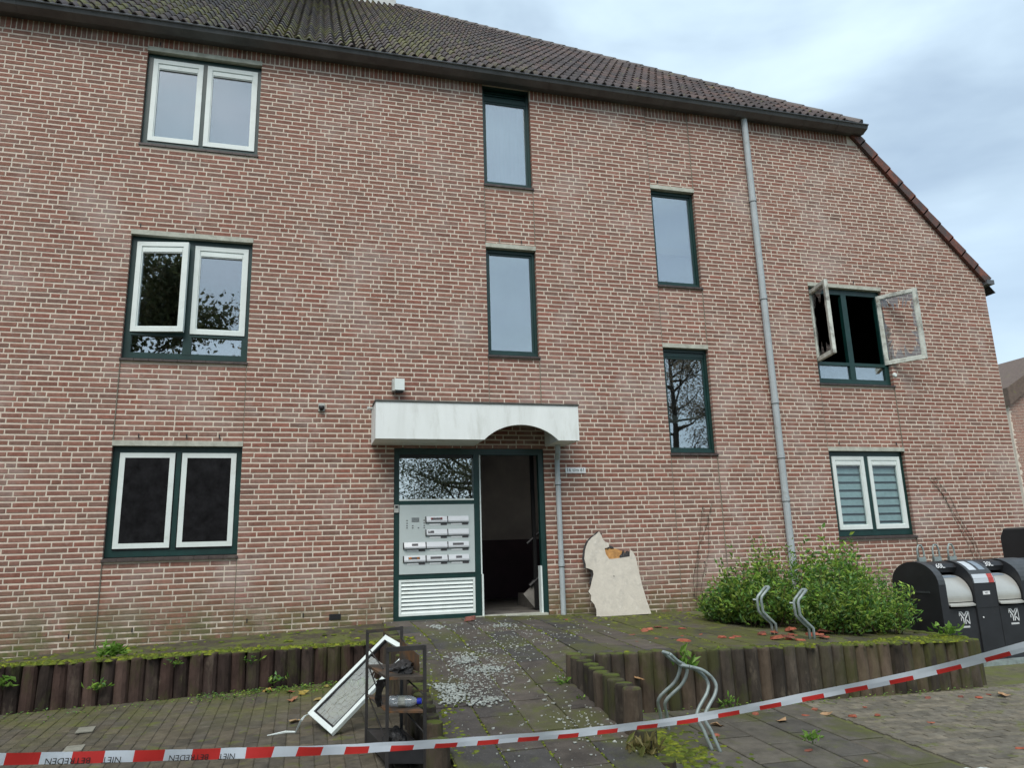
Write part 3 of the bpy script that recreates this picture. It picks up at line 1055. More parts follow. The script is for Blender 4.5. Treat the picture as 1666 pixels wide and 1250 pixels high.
double_window('L3', 'upper left double window with two closed white casements', False)
double_window('L2', 'middle left double window with one white casement ajar and low lights below', True, left_open=R(9))
double_window('L1', 'ground floor double window with dark insect screens', False, kind='dark')
double_window('R2', 'burnt out double window with both casements thrown open and glass broken', True, burnt=True)
double_window('R1', 'ground floor double window with grey pleated blinds', False, kind='blind')

def single_window(key, label, lintel=True, top=0.0, glass=None, curtain=None):
    a, b, c, d = OPEN[key]
    m = MB()
    y0, y1 = 0.04, 0.11
    ft, fb = c+0.052, d-(0.064 if lintel else 0.0)
    rect_frame(m, a, b, ft, fb, 0.042, y0, y1, wt=0.05, wb=0.045)
    rect_frame(m, a+0.042, b-0.042, ft+0.045, fb-0.05-top, 0.03, y0+0.022, y1-0.01)
    if top:
        m.box(a+0.042, b-0.042, y0+0.012, y1-0.002, fb-0.05-top, fb-0.05-top+0.06)
        for i in range(3):
            m.box(a+0.042, b-0.042, y0+0.030, y1-0.02, fb-0.05-top+0.07+i*0.04, fb-0.05-top+0.095+i*0.04)
    win = m.build('window', m_green, bld)
    win.location = (0, 0.03, 0)
    win['label'] = label
    trim(win, a, b, c, d, lintel)
    m = MB()
    m.box(a+0.07, b-0.07, 0.078, 0.086, ft+0.072, fb-0.078-top)
    m.build('pane', glass or m_glass_hi, win)
    if curtain:
        backing(win, a+0.04, b-0.04, ft, fb-0.05, 0.20, curtain, 'net_curtain', 3 if not lintel else 0)
    return win

single_window('S3', 'tall stair window tucked right under the gutter', False, 0.20, m_glass_hi, m_net)
single_window('S2', 'tall stair window above the white canopy', True, 0, m_glass_hi, None)
single_window('U3', 'upper narrow window left of the downpipe', True, 0, m_glass_hi, m_net)
single_window('U2', 'lower narrow window left of the downpipe', True, 0.07, m_glass_hi, None)

# ---- entrance
m = MB()
y0, y1 = 0.02, 0.10
a, b = OPEN['D'][:2]
m.box(a, a+0.072, y0, y1, -0.02, 2.195)
m.box(b-0.075, b, y0, y1, -0.02, 2.195)
m.box(a+0.072, b-0.075, y0-0.002, y1, 2.105, 2.195)
m.box(-0.030, 0.052, y0-0.003, y1, -0.02, 2.105)
m.box(a+0.072, -0.030, y0-0.001, y1, 1.435, 1.505)
m.box(a+0.072, -0.030, y0-0.001, y1, 0.485, 0.555)
m.box(a+0.072, -0.030, y0-0.001, y1, -0.02, 0.035)
door = m.build('entrance_frame', m_green, bld)
m = MB()
m.box(a+0.072, -0.03, 0.06, 0.068, 1.505, 2.06)
m.build('pane', m_glass_door, door)
m = MB()
m.box(a+0.072, -0.03, 0.015, 0.055, 1.492, 1.512)
m.build('glazing_bead', m_white, door)
m = MB()
m.box(a+0.072, -0.03, 0.035, 0.075, 2.06, 2.105)
m.build('head_strip', m_black, door)
m = MB()     # louvre panel with separate white slats
m.box(-1.03, -0.03, 0.05, 0.06, 0.035, 0.485)
m.build('louvre_back', m_black, door)
m = MB()
rect_frame(m, -1.031, -0.031, 0.036, 0.484, 0.03, 0.018, 0.05)
m.build('louvre_frame', m_white, door)
for i in range(8):
    z = 0.072+i*0.049
    m = MB()
    m.raw([(-1.0, 0.018, z-0.008), (-0.062, 0.018, z-0.008), (-0.062, 0.045, z+0.034), (-1.0, 0.045, z+0.034),
           (-1.0, 0.022, z-0.010), (-0.062, 0.022, z-0.010), (-0.062, 0.049, z+0.032), (-1.0, 0.049, z+0.032)],
          ((0, 1, 2, 3), (4, 7, 6, 5), (0, 4, 5, 1), (3, 2, 6, 7), (0, 3, 7, 4), (1, 5, 6, 2)))
    m.build('slat', m_white, door)
for x in (0.058, 0.868):
    m = MB()
    m.box(x, x+0.022, -0.012 if x > 0.5 else 0.0, 0.10, -0.01, 0.60 if x > 0.5 else 0.52)
    m.build('kick_strip', m_white, door)
m = MB()
m.box(0.052, 0.068, 0.012, 0.09, 0.52, 2.10)
m.build('weather_strip', m_white, door)
m = MB()
m.box(-1.098, -1.038, 0.0, 0.022, 1.34, 1.44)
o = m.build('key_safe', m_lampgrey, door)
m = MB()
m.box(-1.085, -1.050, -0.006, 0.0, 1.40, 1.428)
m.build('key_safe_lid', m_black, door)
m = MB()
m.box(-0.04, 0.94, -0.06, 0.12, -0.06, -0.008)
m.box(-1.10, -0.04, -0.05, 0.02, -0.08, -0.022)
m.build('doorstep', m_lintel, door)

# mailboxes
m = MB()
m.box(-1.029, -0.032, 0.006, 0.03, 0.553, 1.437)
mail = m.build('mailbox_panel', m_panel, bld)
rows = [(1.205, (-0.676, -0.388)), (1.037, (-0.676, -0.388)), (0.875, (-0.968, -0.676, -0.388)), (0.706, (-0.968, -0.676, -0.388))]
stick = {(0, 0): 'r', (1, 0): 'w', (2, 0): 'n', (2, 2): 'd', (3, 0): 'o', (3, 1): 'd2', (3, 2): 'n'}
for ri, (z, xsx) in enumerate(rows):
    for ci, x in enumerate(xsx):
        m = MB()
        wv, hv = 0.276, 0.078
        oy = -0.018 if (ri, ci) != (2, 0) else -0.034
        m.raw([(x, 0.006, z), (x+wv, 0.006, z), (x+wv, 0.006, z+hv), (x, 0.006, z+hv),
               (x, oy, z), (x+wv, oy, z), (x+wv, oy, z+0.02), (x, oy, z+0.02), (x+wv, 0.0, z+hv), (x, 0.0, z+hv)],
              ((4, 5, 6, 7), (7, 6, 8, 9), (0, 1, 5, 4), (9, 8, 2, 3), (0, 4, 7, 9, 3), (1, 2, 8, 6, 5)))
        m.build('mailbox_flap', m_steel, mail)
        m = MB()
        m.box(x-0.013, x-0.002, -0.012, 0.005, z-0.006, z+hv)
        m.box(x, x+wv, -0.008, 0.0055, z-0.008, z-0.001)
        m.build('flap_edge', m_black, mail)
        m = MB()
        m.box(x+wv-0.085, x+wv-0.004, 0.001, 0.0055, z-0.036, z-0.014)
        m.build('name_slot', m_stick_d, mail)
        m = MB()
        m.box(x+0.04, x+wv-0.09, 0.002, 0.0055, z-0.034, z-0.014)
        m.build('name_plate', m_paper, mail)
        s = stick.get((ri, ci))
        def sl(u0, u1, mt, dz=0.0):
            m_ = MB()
            za, zb = z+0.030+dz, z+0.060+dz
            ya, yb = oy+(0.0-oy)*(za-z-0.02)/(hv-0.02)-0.0015, oy+(0.0-oy)*(zb-z-0.02)/(hv-0.02)-0.0015
            m_.face([(x+u0, ya, za), (x+u1, ya, za), (x+u1, yb, zb), (x+u0, yb, zb)])
            m_.build('sticker', mt, mail)
        if s == 'r':
            sl(0.06, 0.21, m_stick_d)
            sl(0.058, 0.085, m_stick_r, 0.001)
            sl(0.185, 0.212, m_stick_r, 0.001)
        elif s == 'w':
            sl(0.02, 0.10, m_stick_d)
            sl(0.026, 0.055, m_paper, 0.001)
        elif s == 'n':
            sl(0.10, 0.18, m_stick_d, 0.002)
        elif s == 'd':
            sl(0.06, 0.205, m_stick_d)
        elif s == 'o':
            sl(0.055, 0.205, m_stick_d)
            sl(0.062, 0.10, m_stick_o, 0.001)
            sl(0.165, 0.20, m_stick_o, 0.001)
        elif s == 'd2':
            sl(0.05, 0.20, m_stick_d)
m = MB()     # intercom grille and its buttons
for i in range(6):
    m.box(-0.87, -0.77, 0.003, 0.0055, 1.215+i*0.010, 1.219+i*0.010)
for (x, z) in ((-0.93, 1.235), (-0.93, 1.20), (-0.93, 1.168), (-0.93, 1.14), (-0.855, 1.168), (-0.855, 1.14), (-0.78, 1.14), (-0.705, 1.235), (-0.705, 1.20), (-0.705, 1.168), (-0.705, 1.14)):
    m.box(x-0.008, x+0.008, 0.001, 0.0055, z-0.005, z+0.005)
m.build('intercom', m_stick_d, mail, kind='stuff')

# ---- hallway behind the open door
m = MB()
m.box(-1.2, 1.98, 0.12, 3.4, -0.06, -0.012)
m.build('hall_floor', m_hallfloor, bld)
m = MB()
m.box(-1.25, 2.04, 3.3, 3.34, 1.0, 2.6)
m.box(-1.24, -1.2, 0.12, 3.3, 1.0, 2.6)
m.box(1.98, 2.02, 0.12, 3.3, 1.0, 2.6)
m.build('hall_upper_wall', m_hallup, bld)
m = MB()
m.box(-1.25, 2.04, 3.29, 3.345, -0.02, 1.0)
m.box(-1.245, -1.19, 0.12, 3.29, -0.02, 1.0)
m.box(1.975, 2.025, 0.12, 3.29, -0.02, 1.0)
m.build('hall_lower_wall', m_halllow, bld)
m = MB()
for i in range(8):
    m.box(0.98+i*0.23, 1.26+i*0.23, 0.55, 1.55, -0.02+i*0.19, 0.17+i*0.19)
stair = m.build('staircase', m_hallfloor, bld)
m = MB()
n = Vector((0.23, 0, 0.19)).normalized()
m.bar((0.86, 0.53, 0.10), (2.6, 0.53, 0.10+1.74*0.826), 0.03, 0.28, up=(0, 0, 1))
m.build('stringer', M('stringer_grey', (0.22, 0.21, 0.19), 0.7, var=0.3, vs=6), stair)
m = MB()
m.tube([(0.84, 0.50, 0.90), (2.4, 0.50, 0.90+1.56*0.826)], 0.02, 8)
m.tube([(0.86, 0.50, 0.32), (2.4, 0.50, 0.32+1.54*0.826)], 0.03, 8)
m.bar((0.95, 0.50, 0.0), (0.95, 0.50, 2.55), 0.05)
m.build('handrail', m_black, stair)
m = MB()
m.raw([(1.98, 0.14, 2.2), (1.98, 1.7, 2.2), (0.3, 1.7, 2.60), (0.3, 0.14, 2.60)], ((0, 1, 2, 3),))
m.build('stair_soffit', m_hallup, bld)

# ---- canopy with an arched cut-out
CX0, CX1, CY, CZ0, CZ1 = -1.405, 1.295, -0.60, 2.222, 2.695
m = MB()
ax0, ax1, apk = -0.012, 1.00, 2.425
def arch(x):
    t = (x-(ax0+ax1)/2)/((ax1-ax0)/2)
    s = 0.75
    return CZ0+(apk-CZ0)*(math.sqrt(max(0, 1-(t*s)**2))-math.sqrt(1-s*s))/(1-math.sqrt(1-s*s))
xsA = [CX0]+[ax0+(ax1-ax0)*i/20 for i in range(21)]+[CX1]
for xa, xb in zip(xsA, xsA[1:]):
    za = arch(xa) if ax0 <= xa <= ax1 else CZ0
    zb = arch(xb) if ax0 <= xb <= ax1 else CZ0
    for y in (CY, CY+0.03):
        m.face([(xa, y, za), (xb, y, zb), (xb, y, CZ1), (xa, y, CZ1)])
    m.face([(xa, CY, za), (xb, CY, zb), (xb, CY+0.03, zb), (xa, CY+0.03, za)])
m.box(CX0, CX0+0.03, CY+0.03, -0.006, CZ0, CZ1)
m.box(CX1-0.03, CX1, CY+0.03, -0.006, CZ0, CZ1)
can = m.build('canopy', m_canopy, bld)
m = MB()
m.box(CX0-0.012, CX1+0.012, CY-0.014, -0.006, CZ1, CZ1+0.018)
m.build('canopy_top', m_darktrim, can)
m = MB()
m.box(CX0+0.03, ax0, CY+0.03, -0.006, CZ0+0.002, CZ0+0.02)
m.box(ax0-0.02, ax0, CY+0.03, -0.006, CZ0+0.02, CZ1-0.02)
m.build('soffit', m_canopy, can)
m = MB()
m.box(ax1, CX1-0.03, CY+0.03, -0.006, CZ0+0.002, CZ0+0.02)
m.box(ax1, ax1+0.02, CY+0.03, -0.006, CZ0+0.02, CZ1-0.02)
m.build('soffit', m_canopy, can)

# ---- gutter and downpipes
prof = [(0.0, 7.852), (-0.15, 7.825), (-0.262, 7.868), (-0.286, 7.918), (-0.302, 7.918), (-0.308, 7.932), (-0.296, 7.945), (-0.276, 7.936), (-0.25, 7.885), (-0.15, 7.845), (0.0, 7.872)]
m = MB()
m.prism(prof, -17, 7.12)
gut = m.build('gutter', m_gutter, bld)
m = MB()
x = -8.0
prs = [(0.0, 7.849), (-0.151, 7.821), (-0.266, 7.865), (-0.291, 7.919), (-0.28, 7.92), (-0.25, 7.885), (-0.15, 7.845), (0.0, 7.868)]
while x < 7:
    m.prism(prs, x, x+0.014)
    x += 0.66
m.build('gutter_joints', m_gutter, gut, kind='stuff')
m = MB()
m.raw([(7.125, 0.0, 7.85), (7.125, -0.15, 7.825), (7.125, -0.30, 7.935), (7.125, 0.0, 7.94), (7.16, -0.315, 7.985), (6.98, -0.17, 7.84)],
      ((0, 1, 2, 3),))
m.build('gutter_end', m_gutter, gut)
m = MB()
m.box(X_R-0.02, X_R+0.14, -0.10, 16, EV-0.10, EV-0.02)
m.build('side_gutter', m_gutter, bld)

def pipe(x, y, zt, zb, r, rings, bend=None):
    m = MB()
    pts = [(x, y, zb), (x, y, zt)]
    if bend:
        pts = [(x, y, zb), (x, y, zt-0.25)]+bend
    m.tube(pts, r, 12)
    p = m.build('downpipe', m_pipe, bld, smooth=False)
    for z in rings:
        m = MB()
        m.tube([(x, y, z-0.035), (x, y, z+0.035)], r+0.006, 12)
        m.build('collar', m_pipe, p)
        m = MB()
        m.tube([(x, y, z-0.043), (x, y, z-0.036)], r+0.008, 12)
        m.box(x-0.012, x+0.012, y, 0.0, z-0.045, z-0.034)
        m.build('bracket', m_darktrim, p)
    return p
pipe(4.757, -0.08, 7.90, -0.25, 0.052, (6.35, 4.65, 2.95, 2.10, 1.45))
pipe(1.153, -0.055, 2.23, -0.05, 0.036, (1.72, 0.62), bend=[(1.153, -0.07, 2.04), (1.135, -0.16, 2.12), (1.13, -0.18, 2.23)])

# ---- roof: underlay planes, tiles, hip caps, verge, chimney
EY, EZ = -0.21, 7.925                 # eave line of the tiles
FS = 0.94                             # front slope
HX = 6.97
RY = 8.4                              # ridge
def hip_x(y):
    return HX-(y-EY)*FS/1.06
m = MB()
zr = EZ+(RY-EY)*FS
m.face([(X_L-9, EY+0.06, EZ+0.0), (hip_x(EY+0.06), EY+0.06, EZ+0.0), (hip_x(RY), RY, zr-0.06), (X_L-9, RY, zr-0.06)])
m.face([(X_L-9, 17.0, EZ), (X_L-9, RY, zr-0.06), (hip_x(RY), RY, zr-0.06), (HX-1, 17.0, EZ)])
m.face([(HX, 0.0, EZ-0.04), (X_R+0.25, 0.0, EV-0.22), (X_R+0.25, 17, EV-0.22), (HX-1, 17, EZ-0.04), (hip_x(RY), RY, zr-0.06)])
roof = m.build('roof', m_underlay, bld)
TW, TG = 0.300, 0.365
tv, tf = [], []
NS = 14
for q, (s_, lift) in enumerate(((-0.02, 0.024), (0.40, 0.0))):
    for i in range(NS+1):
        t = i/NS
        h = 0.078*(0.5-0.5*math.cos(4*math.pi*t))**0.8
        tv.append((t*TW-TW/2, s_, h+lift+0.012))
for i in range(NS):
    tf.append((i, i+1, NS+1+i+1, NS+1+i))
b0 = len(tv)
for i in range(NS+1):
    t = i/NS
    h = 0.078*(0.5-0.5*math.cos(4*math.pi*t))**0.8
    tv.append((t*TW-TW/2, -0.02, h+0.024-0.008))
for i in range(NS):
    tf.append((b0+i, b0+i+1, i+1, i))
tile_me = bpy.data.meshes.new('roof_tile')
tile_me.from_pydata(tv, [], tf)
tile_me.materials.append(m_tile)
c45, s45 = math.cos(math.atan(FS)), math.sin(math.atan(FS))
tiles = []
rt = random.Random(33)
row = 0
while True:
    sdist = row*TG
    y = EY+sdist*c45
    if y > RY-0.15:
        break
    z = EZ+sdist*s45
    x = 6.86
    while x > X_L-8:
        if x < hip_x(y+0.12)-0.03:
            tiles.append((x+rt.uniform(-0.003, 0.003), y, z+rt.uniform(-0.003, 0.003), rt.uniform(-0.012, 0.012)))
        x -= TW
    row += 1
tl = []
for (x, y, z, rr) in tiles:
    ar = poly_area_px((x, y, z), (x+TW, y, z), (x, y+TG*c45, z+TG*s45))
    tl.append((ar, x, y, z, rr))
tl.sort(key=lambda t: -t[0])
mb = MB()
TC = [(0.060, 0.048, 0.047), (0.050, 0.043, 0.043), (0.068, 0.054, 0.050), (0.074, 0.052, 0.046), (0.046, 0.040, 0.040)]
for n, (ar, x, y, z, rr) in enumerate(tl):
    kx = min(1, max(0, (x+2)/7))
    c = rt.choice(TC)
    kk = rt.uniform(0.7, 1.25)
    c = (c[0]*kk*(1+0.25*kx), c[1]*kk*(1+0.08*kx), c[2]*kk)
    if n < 300 and ar > 0:
        o = link('roof_tile', tile_me, roof)
        o.location = (x, y, z)
        o.rotation_euler = (math.atan(FS), 0, rr)
        o.color = (*c, 1)
    else:
        mt = Matrix.Translation((x, y, z)) @ Euler((math.atan(FS), 0, rr)).to_matrix().to_4x4()
        mb.raw([tuple(mt @ Vector(p)) for p in tv], tf, c)
mb.build('roof_tiles', m_tile, roof, kind='stuff')
# hip caps
P0 = Vector((HX+0.03, EY+0.0, EZ+0.05))
P1 = Vector((hip_x(RY), RY, zr+0.05))
hd = (P1-P0).normalized()
side = hd.cross(Vector((0, 0, 1))).normalized()
nrm = side.cross(hd).normalized()
nn = int((P1-P0).length/0.37)
for i in range(nn):
    a_ = P0+hd*(i*0.37)
    m = MB()
    vs = []
    for (s_, rr) in ((-0.03, 0.125), (0.40, 0.105)):
        for k in range(9):
            t = math.pi*k/8
            vs.append(a_+hd*s_+side*(math.cos(t)*rr)+nrm*(math.sin(t)*rr*0.85-0.02))
    fs = [(k, k+1, 9+k+1, 9+k) for k in range(8)]
    fs.append(tuple(range(9)))
    kk = rt.uniform(0.8, 1.3)
    m.raw([tuple(v) for v in vs], fs, (0.11*kk, 0.095*kk, 0.088*kk))
    m.build('hip_cap', m_tile, roof)
m = MB()
i = 0
while X_L-9+i*0.4 < hip_x(RY):
    xa = X_L-9+i*0.4
    m.tube([(xa, RY, zr+0.0), (xa+0.41, RY, zr+0.0)], 0.12, 10)
    i += 1
m.build('ridge_caps', m_underlay, roof, kind='stuff')
# stray moss clod and broken spot on the tiles
# verge tiles down the right-hand side
vd = Vector((1, 0, -VS)).normalized()
vn = Vector((VS, 0, 1)).normalized()
va = Vector((VX, 0, VZ))
nv = 11
vst = (X_R+0.03-VX)*math.sqrt(1+VS*VS)/nv
for i in range(nv):
    p = va+vd*(i*vst)
    q = p+vd*0.36
    m = MB()
    vs = []
    for (pp, e) in ((p, 0.0), (q, 0.022)):
        for (y_, h_) in ((-0.075, -0.05), (-0.075, 0.085+e), (0.20, 0.085+e), (0.20, 0.03), (-0.045, 0.03), (-0.045, -0.05)):
            w_ = pp+vn*h_
            vs.append((w_.x, y_, w_.z))
    m.raw(vs, [(k, (k+1) % 6, 6+(k+1) % 6, 6+k) for k in range(6)]+[(0, 1, 4, 5), (1, 2, 3, 4), (6, 11, 10, 7), (7, 10, 9, 8)])
    m.build('verge_tile', m_verge, roof)
m = MB()
p, q = va-vn*0.02, va+vd*(nv*vst)-vn*0.02
m.bar((p.x, -0.03, p.z), (q.x, -0.03, q.z), 0.05, 0.07, up=(0, 1, 0))
m.build('verge_board', m_verge, roof)
# chimney
m = MB()
m.box(-1.95, -0.30, 7.75, 8.75, 14.5, 18.2)
ch = m.build('chimney', m_far, roof)
m = MB()
m.box(-1.98, -0.27, 7.70, 8.0, 14.5, 15.62)
m.box(-0.30, -0.24, 7.72, 8.76, 14.5, 15.66)
m.build('flashing', m_lead, roof)

# ------------------------------------------------------------------ small things on the wall
t = thing('wall_lamp', 'small square grey floodlight fixed above the canopy', 'lamp', (-1.07, 0, 3.0))
m = MB()
m.box(-0.075, 0.075, -0.13, -0.025, -0.06, 0.10)
m.build('housing', m_lampgrey, t)
m = MB()
m.box(-0.045, 0.085, -0.145, -0.13, -0.05, 0.105)
m.build('cover', m_white, t)
m = MB()
m.box(-0.03, 0.07, -0.12, -0.05, -0.075, -0.06)
m.build('sensor', m_black, t)
m = MB()
m.box(-0.02, 0.02, -0.03, 0.0, -0.03, 0.05)
m.build('bracket', m_darktrim, t)
t = thing('security_camera', 'little grey dome camera on the brick wall left of the canopy', 'camera', (-2.05, 0, 2.71))
m = MB()
m.box(-0.04, 0.04, -0.03, -0.004, -0.05, 0.055)
m.build('mount', m_lampgrey, t)
m = MB()
m.lathe([(0.0, -0.045), (0.022, -0.036), (0.036, -0.01), (0.036, 0.02), (0.0, 0.022)], 14, Matrix.Translation((0, -0.055, -0.005)))
m.build('lens_dome', m_black, t, smooth=True)
t = thing('address_sign', 'narrow white house number sign on the bricks right of the thin downpipe', 'sign', (1.438, 0, 1.889))
m = MB()
m.box(-0.150, 0.150, -0.016, -0.008, -0.040, 0.040)
m.build('plate', m_paper, t)
text_mesh('16 t/m 61', 0.070, 'lettering', m_ink, t, facing(0, -0.0172, 0.002))
t = thing('pipe_stub', 'small grey valve on the brick beside the canopy end', 'valve', (-1.445, -0.30, 2.66))
m = MB()
m.tube([(0.03, 0, 0), (-0.03, 0, 0)], 0.016, 8)
m.tube([(-0.03, 0, -0.02), (-0.03, 0, 0.025)], 0.013, 8)
m.build('valve_body', m_lampgrey, t)
t = thing('junction_box', 'tiny round white socket beside the burnt out window frame', 'socket', (7.165, 0, 3.47))
m = MB()
m.lathe([(0.0, -0.03), (0.03, -0.028), (0.038, -0.008), (0.038, 0.0), (0.0, 0.0)], 14, Matrix.Rotation(R(-90), 4, 'X'))
m.build('cap', m_white, t)

# ------------------------------------------------------------------ palisades
def post_mesh(r, seed):
    rg = random.Random(seed)
    n = 12
    vs, fs = [], []
    for (z, k) in ((0, 1.03), (0.5, 1.0), (0.955, 0.985), (0.985, 0.95), (1.0, 0.86)):
        for i in range(n):
            a_ = 2*math.pi*i/n
            rr = r*k*(1+rg.uniform(-0.025, 0.025))
            vs.append((rr*math.cos(a_), rr*math.sin(a_), z))
    for j in range(4):
        for i in range(n):
            i2 = (i+1) % n
            fs.append((j*n+i, j*n+i2, (j+1)*n+i2, (j+1)*n+i))
    fs.append(tuple(4*n+i for i in range(n)))
    me = bpy.data.meshes.new('post')
    me.from_pydata(vs, [], fs)
    return me
POSTS = {}
for mname, mm in (('a', m_post), ('b', m_post_moss)):
    for v in range(5):
        me = post_mesh(0.0715, v+7)
        me.materials.append(mm)
        POSTS[mname, v] = me
rp = random.Random(77)
PC = {'a': [(0.068, 0.042, 0.034), (0.056, 0.038, 0.032), (0.080, 0.052, 0.042), (0.050, 0.036, 0.030)],
      'b': [(0.080, 0.062, 0.046), (0.066, 0.054, 0.042), (0.095, 0.072, 0.052), (0.060, 0.050, 0.040)]}
def post(parent, x, y, ztop, zbot, kind, k=0):
    o = link('post', POSTS[kind, k % 5], parent)
    zb = zbot-0.12
    o.location = (x, y, zb)
    o.rotation_euler = (rp.gauss(0, 0.012), rp.gauss(0, 0.014), rp.uniform(0, 6.28))
    o.scale = (1, 1, ztop-zb)
    c = rp.choice(PC[kind])
    q = rp.uniform(0.6, 1.1)
    o.color = (c[0]*q, c[1]*q, c[2]*q, 1)
    return o
PP = 0.1355
pal_l = thing('palisade', 'long dark brown palisade of upright posts holding the bed below the left windows', 'palisade', (-4.5, -1.29, -0.5))
i = 0
x = -1.33
while x > -8.9:
    o = post(pal_l, x+4.5, 0+rp.uniform(-0.006, 0.006), -0.118+rp.uniform(-0.008, 0.008)+0.5, z_low(x, -1.4)+0.5, 'a', i)
    x -= PP
    i += 1
pal_p = thing('palisade', 'stepped row of posts along the left edge of the sloping path', 'palisade', (-1.31, -3.0, -0.5))
y = -1.29-PP
i = 0
while y > -4.32:
    post(pal_p, rp.uniform(-0.005, 0.005), y+3.0, z_path(y)+0.115+rp.uniform(-0.01, 0.01)+0.5, z_low(-1.4, y)+0.5, 'b', i)
    y -= PP
    i += 1
post(pal_p, -0.02, -4.62+3.0, -0.37+0.5, -0.62+0.5, 'b', 2).scale.xy = (1.15, 1.15)
pal_q = thing('palisade', 'stepped row of posts along the right edge of the sloping path', 'palisade', (0.10, -4.0, -0.5))
tops = lerp_tab
for i in range(10):
    y = -3.30-PP*i
    post(pal_q, rp.uniform(-0.005, 0.005), y+4.0, -0.085-0.07*(-3.3-y)+rp.uniform(-0.008, 0.004)+0.5, min(z_low(0.2, y), z_path(y))+0.5, 'b', i)
post(pal_q, 0.0, -4.72+4.0, -0.405+0.5, -0.68+0.5, 'b', 1)
post(pal_q, 0.0, -4.96+4.0, -0.545+0.5, -0.70+0.5, 'b', 3).scale.xy = (1.2, 1.2)
pal_r = thing('palisade', 'mossy palisade of upright posts in front of the green shrubs', 'palisade', (2.3, -3.30, -0.6))
x = 0.10+PP
i = 0
while x < 4.46:
    post(pal_r, x-2.3, rp.uniform(-0.006, 0.006), -0.085-0.031*x+rp.uniform(-0.008, 0.008)+0.6, z_low(x, -3.4)+0.6, 'b', i)
    x += PP
    i += 1
xe = x
y = -3.30+PP*0.5
while y < -0.2:
    post(pal_r, xe-2.3-0.02, y+3.30, -0.222+0.6+rp.uniform(-0.008, 0.008), z_low(xe, y)+0.6, 'b', i)
    y += PP
    i += 1

# ------------------------------------------------------------------ foliage helpers
def leaf_quad(mb, p, d, up, ln, wd, tint, curl=0.15):
    d = d.normalized()
    s_ = d.cross(up)
    if s_.length < 1e-3:
        s_ = Vector((1, 0, 0))
    s_.normalize()
    n_ = s_.cross(d).normalized()
    b = p
    m1 = p+d*ln*0.5+n_*ln*curl
    e = p+d*ln-n_*ln*curl*0.3
    mb.raw([tuple(b), tuple(m1-s_*wd/2), tuple(e), tuple(m1+s_*wd/2)], ((0, 1, 2), (0, 2, 3)), tint)

def rv(rg):
    while True:
        v = Vector((rg.uniform(-1, 1), rg.uniform(-1, 1), rg.uniform(-1, 1)))
        if 0.05 < v.length < 1:
            return v.normalized()

GREENS = [(0.134, 0.256, 0.040), (0.106, 0.213, 0.036), (0.195, 0.325, 0.050), (0.079, 0.171, 0.036), (0.266, 0.366, 0.063), (0.106, 0.222, 0.069), (0.213, 0.290, 0.055)]
def shrub(name, label, loc, rx, ry, h, stems, seed, cols=GREENS, lsz=0.052, per=15, group='shrubs in the raised bed'):
    rg = random.Random(seed)
    t = thing(name, label, 'shrub', loc, group)
    st, fo = MB(), MB()
    for i in range(stems):
        a_ = rg.uniform(0, 2*math.pi)
        q = math.sqrt(rg.random())
        bx, by = rx*q*math.cos(a_), ry*q*math.sin(a_)
        hh = h*(rg.uniform(0.45, 0.95) if i % 5 else rg.uniform(0.9, 1.25))*(1-0.42*q*q)
        lean = Vector((math.cos(a_)*q*rx*0.35, math.sin(a_)*q*ry*0.35, 0))
        base = Vector((bx*0.7, by*0.7, 0))
        tip = Vector((bx, by, hh))+lean+Vector((rg.uniform(-.05, .05), rg.uniform(-.05, .05), 0))
        mid = base.lerp(tip, 0.5)+Vector((rg.uniform(-.04, .04), rg.uniform(-.04, .04), 0))
        if i % 3 == 0:
            st.tube([base, mid, tip], [0.006, 0.004, 0.002], 4, cap=False)
        for k_ in range(per):
            f_ = rg.uniform(0.18, 1.0)
            p = (base.lerp(mid, f_*2) if f_ < 0.5 else mid.lerp(tip, f_*2-1))
            sp = 0.04*(1.15-f_)+0.008
            p = p+Vector((rg.gauss(0, sp), rg.gauss(0, sp), rg.gauss(0, 0.02)))
            if p.z < 0.02:
                continue
            d = rv(rg)
            d.z = abs(d.z)*0.6+0.15
            c = rg.choice(cols)
            br = rg.uniform(0.6, 1.3)
            if f_ > 0.85:
                br *= 1.25
            tint = (c[0]*br, c[1]*br, c[2]*br)
            leaf_quad(fo, p, d, rv(rg), lsz*rg.uniform(0.6, 1.35), lsz*rg.uniform(0.32, 0.55), tint)
    st.build('stems', m_stem, t)
    fo.build('foliage', m_leaf, t)
    return t
zb_ = lambda x, y: z_plat(x, y)-0.03
SH = [('low dark green shrub nearest the leaning board', 2.98, -1.15, 0.30, 0.30, 0.50, 95, 1),
      ('feathery green shrub behind the left of the two zigzag bike clamps', 3.20, -1.45, 0.40, 0.45, 0.84, 150, 2),
      ('tall green shrub in front of the grey downpipe', 3.66, -1.25, 0.40, 0.45, 0.98, 165, 3),
      ('broad green shrub behind the middle of the mossy palisade', 3.64, -2.28, 0.34, 0.42, 0.66, 170, 4),
      ('bright tall green shrub between the downpipe and the waste containers', 4.12, -1.75, 0.30, 0.42, 1.06, 165, 5),
      ('leafy shrub leaning against the black waste containers', 4.14, -2.45, 0.24, 0.34, 0.74, 140, 6)]
for lb, x, y, rx, ry, h, n_, sd_ in SH:
    shrub('shrub', lb, (x, y, zb_(x, y)), rx, ry, h, n_, sd_, per=24, lsz=0.05+0.012*(sd_ % 3), cols=[tuple(v*(1.15 if sd_ in (5, 6) else 0.9 if sd_ in (1, 4) else 1.0) for v in c_) for c_ in GREENS])

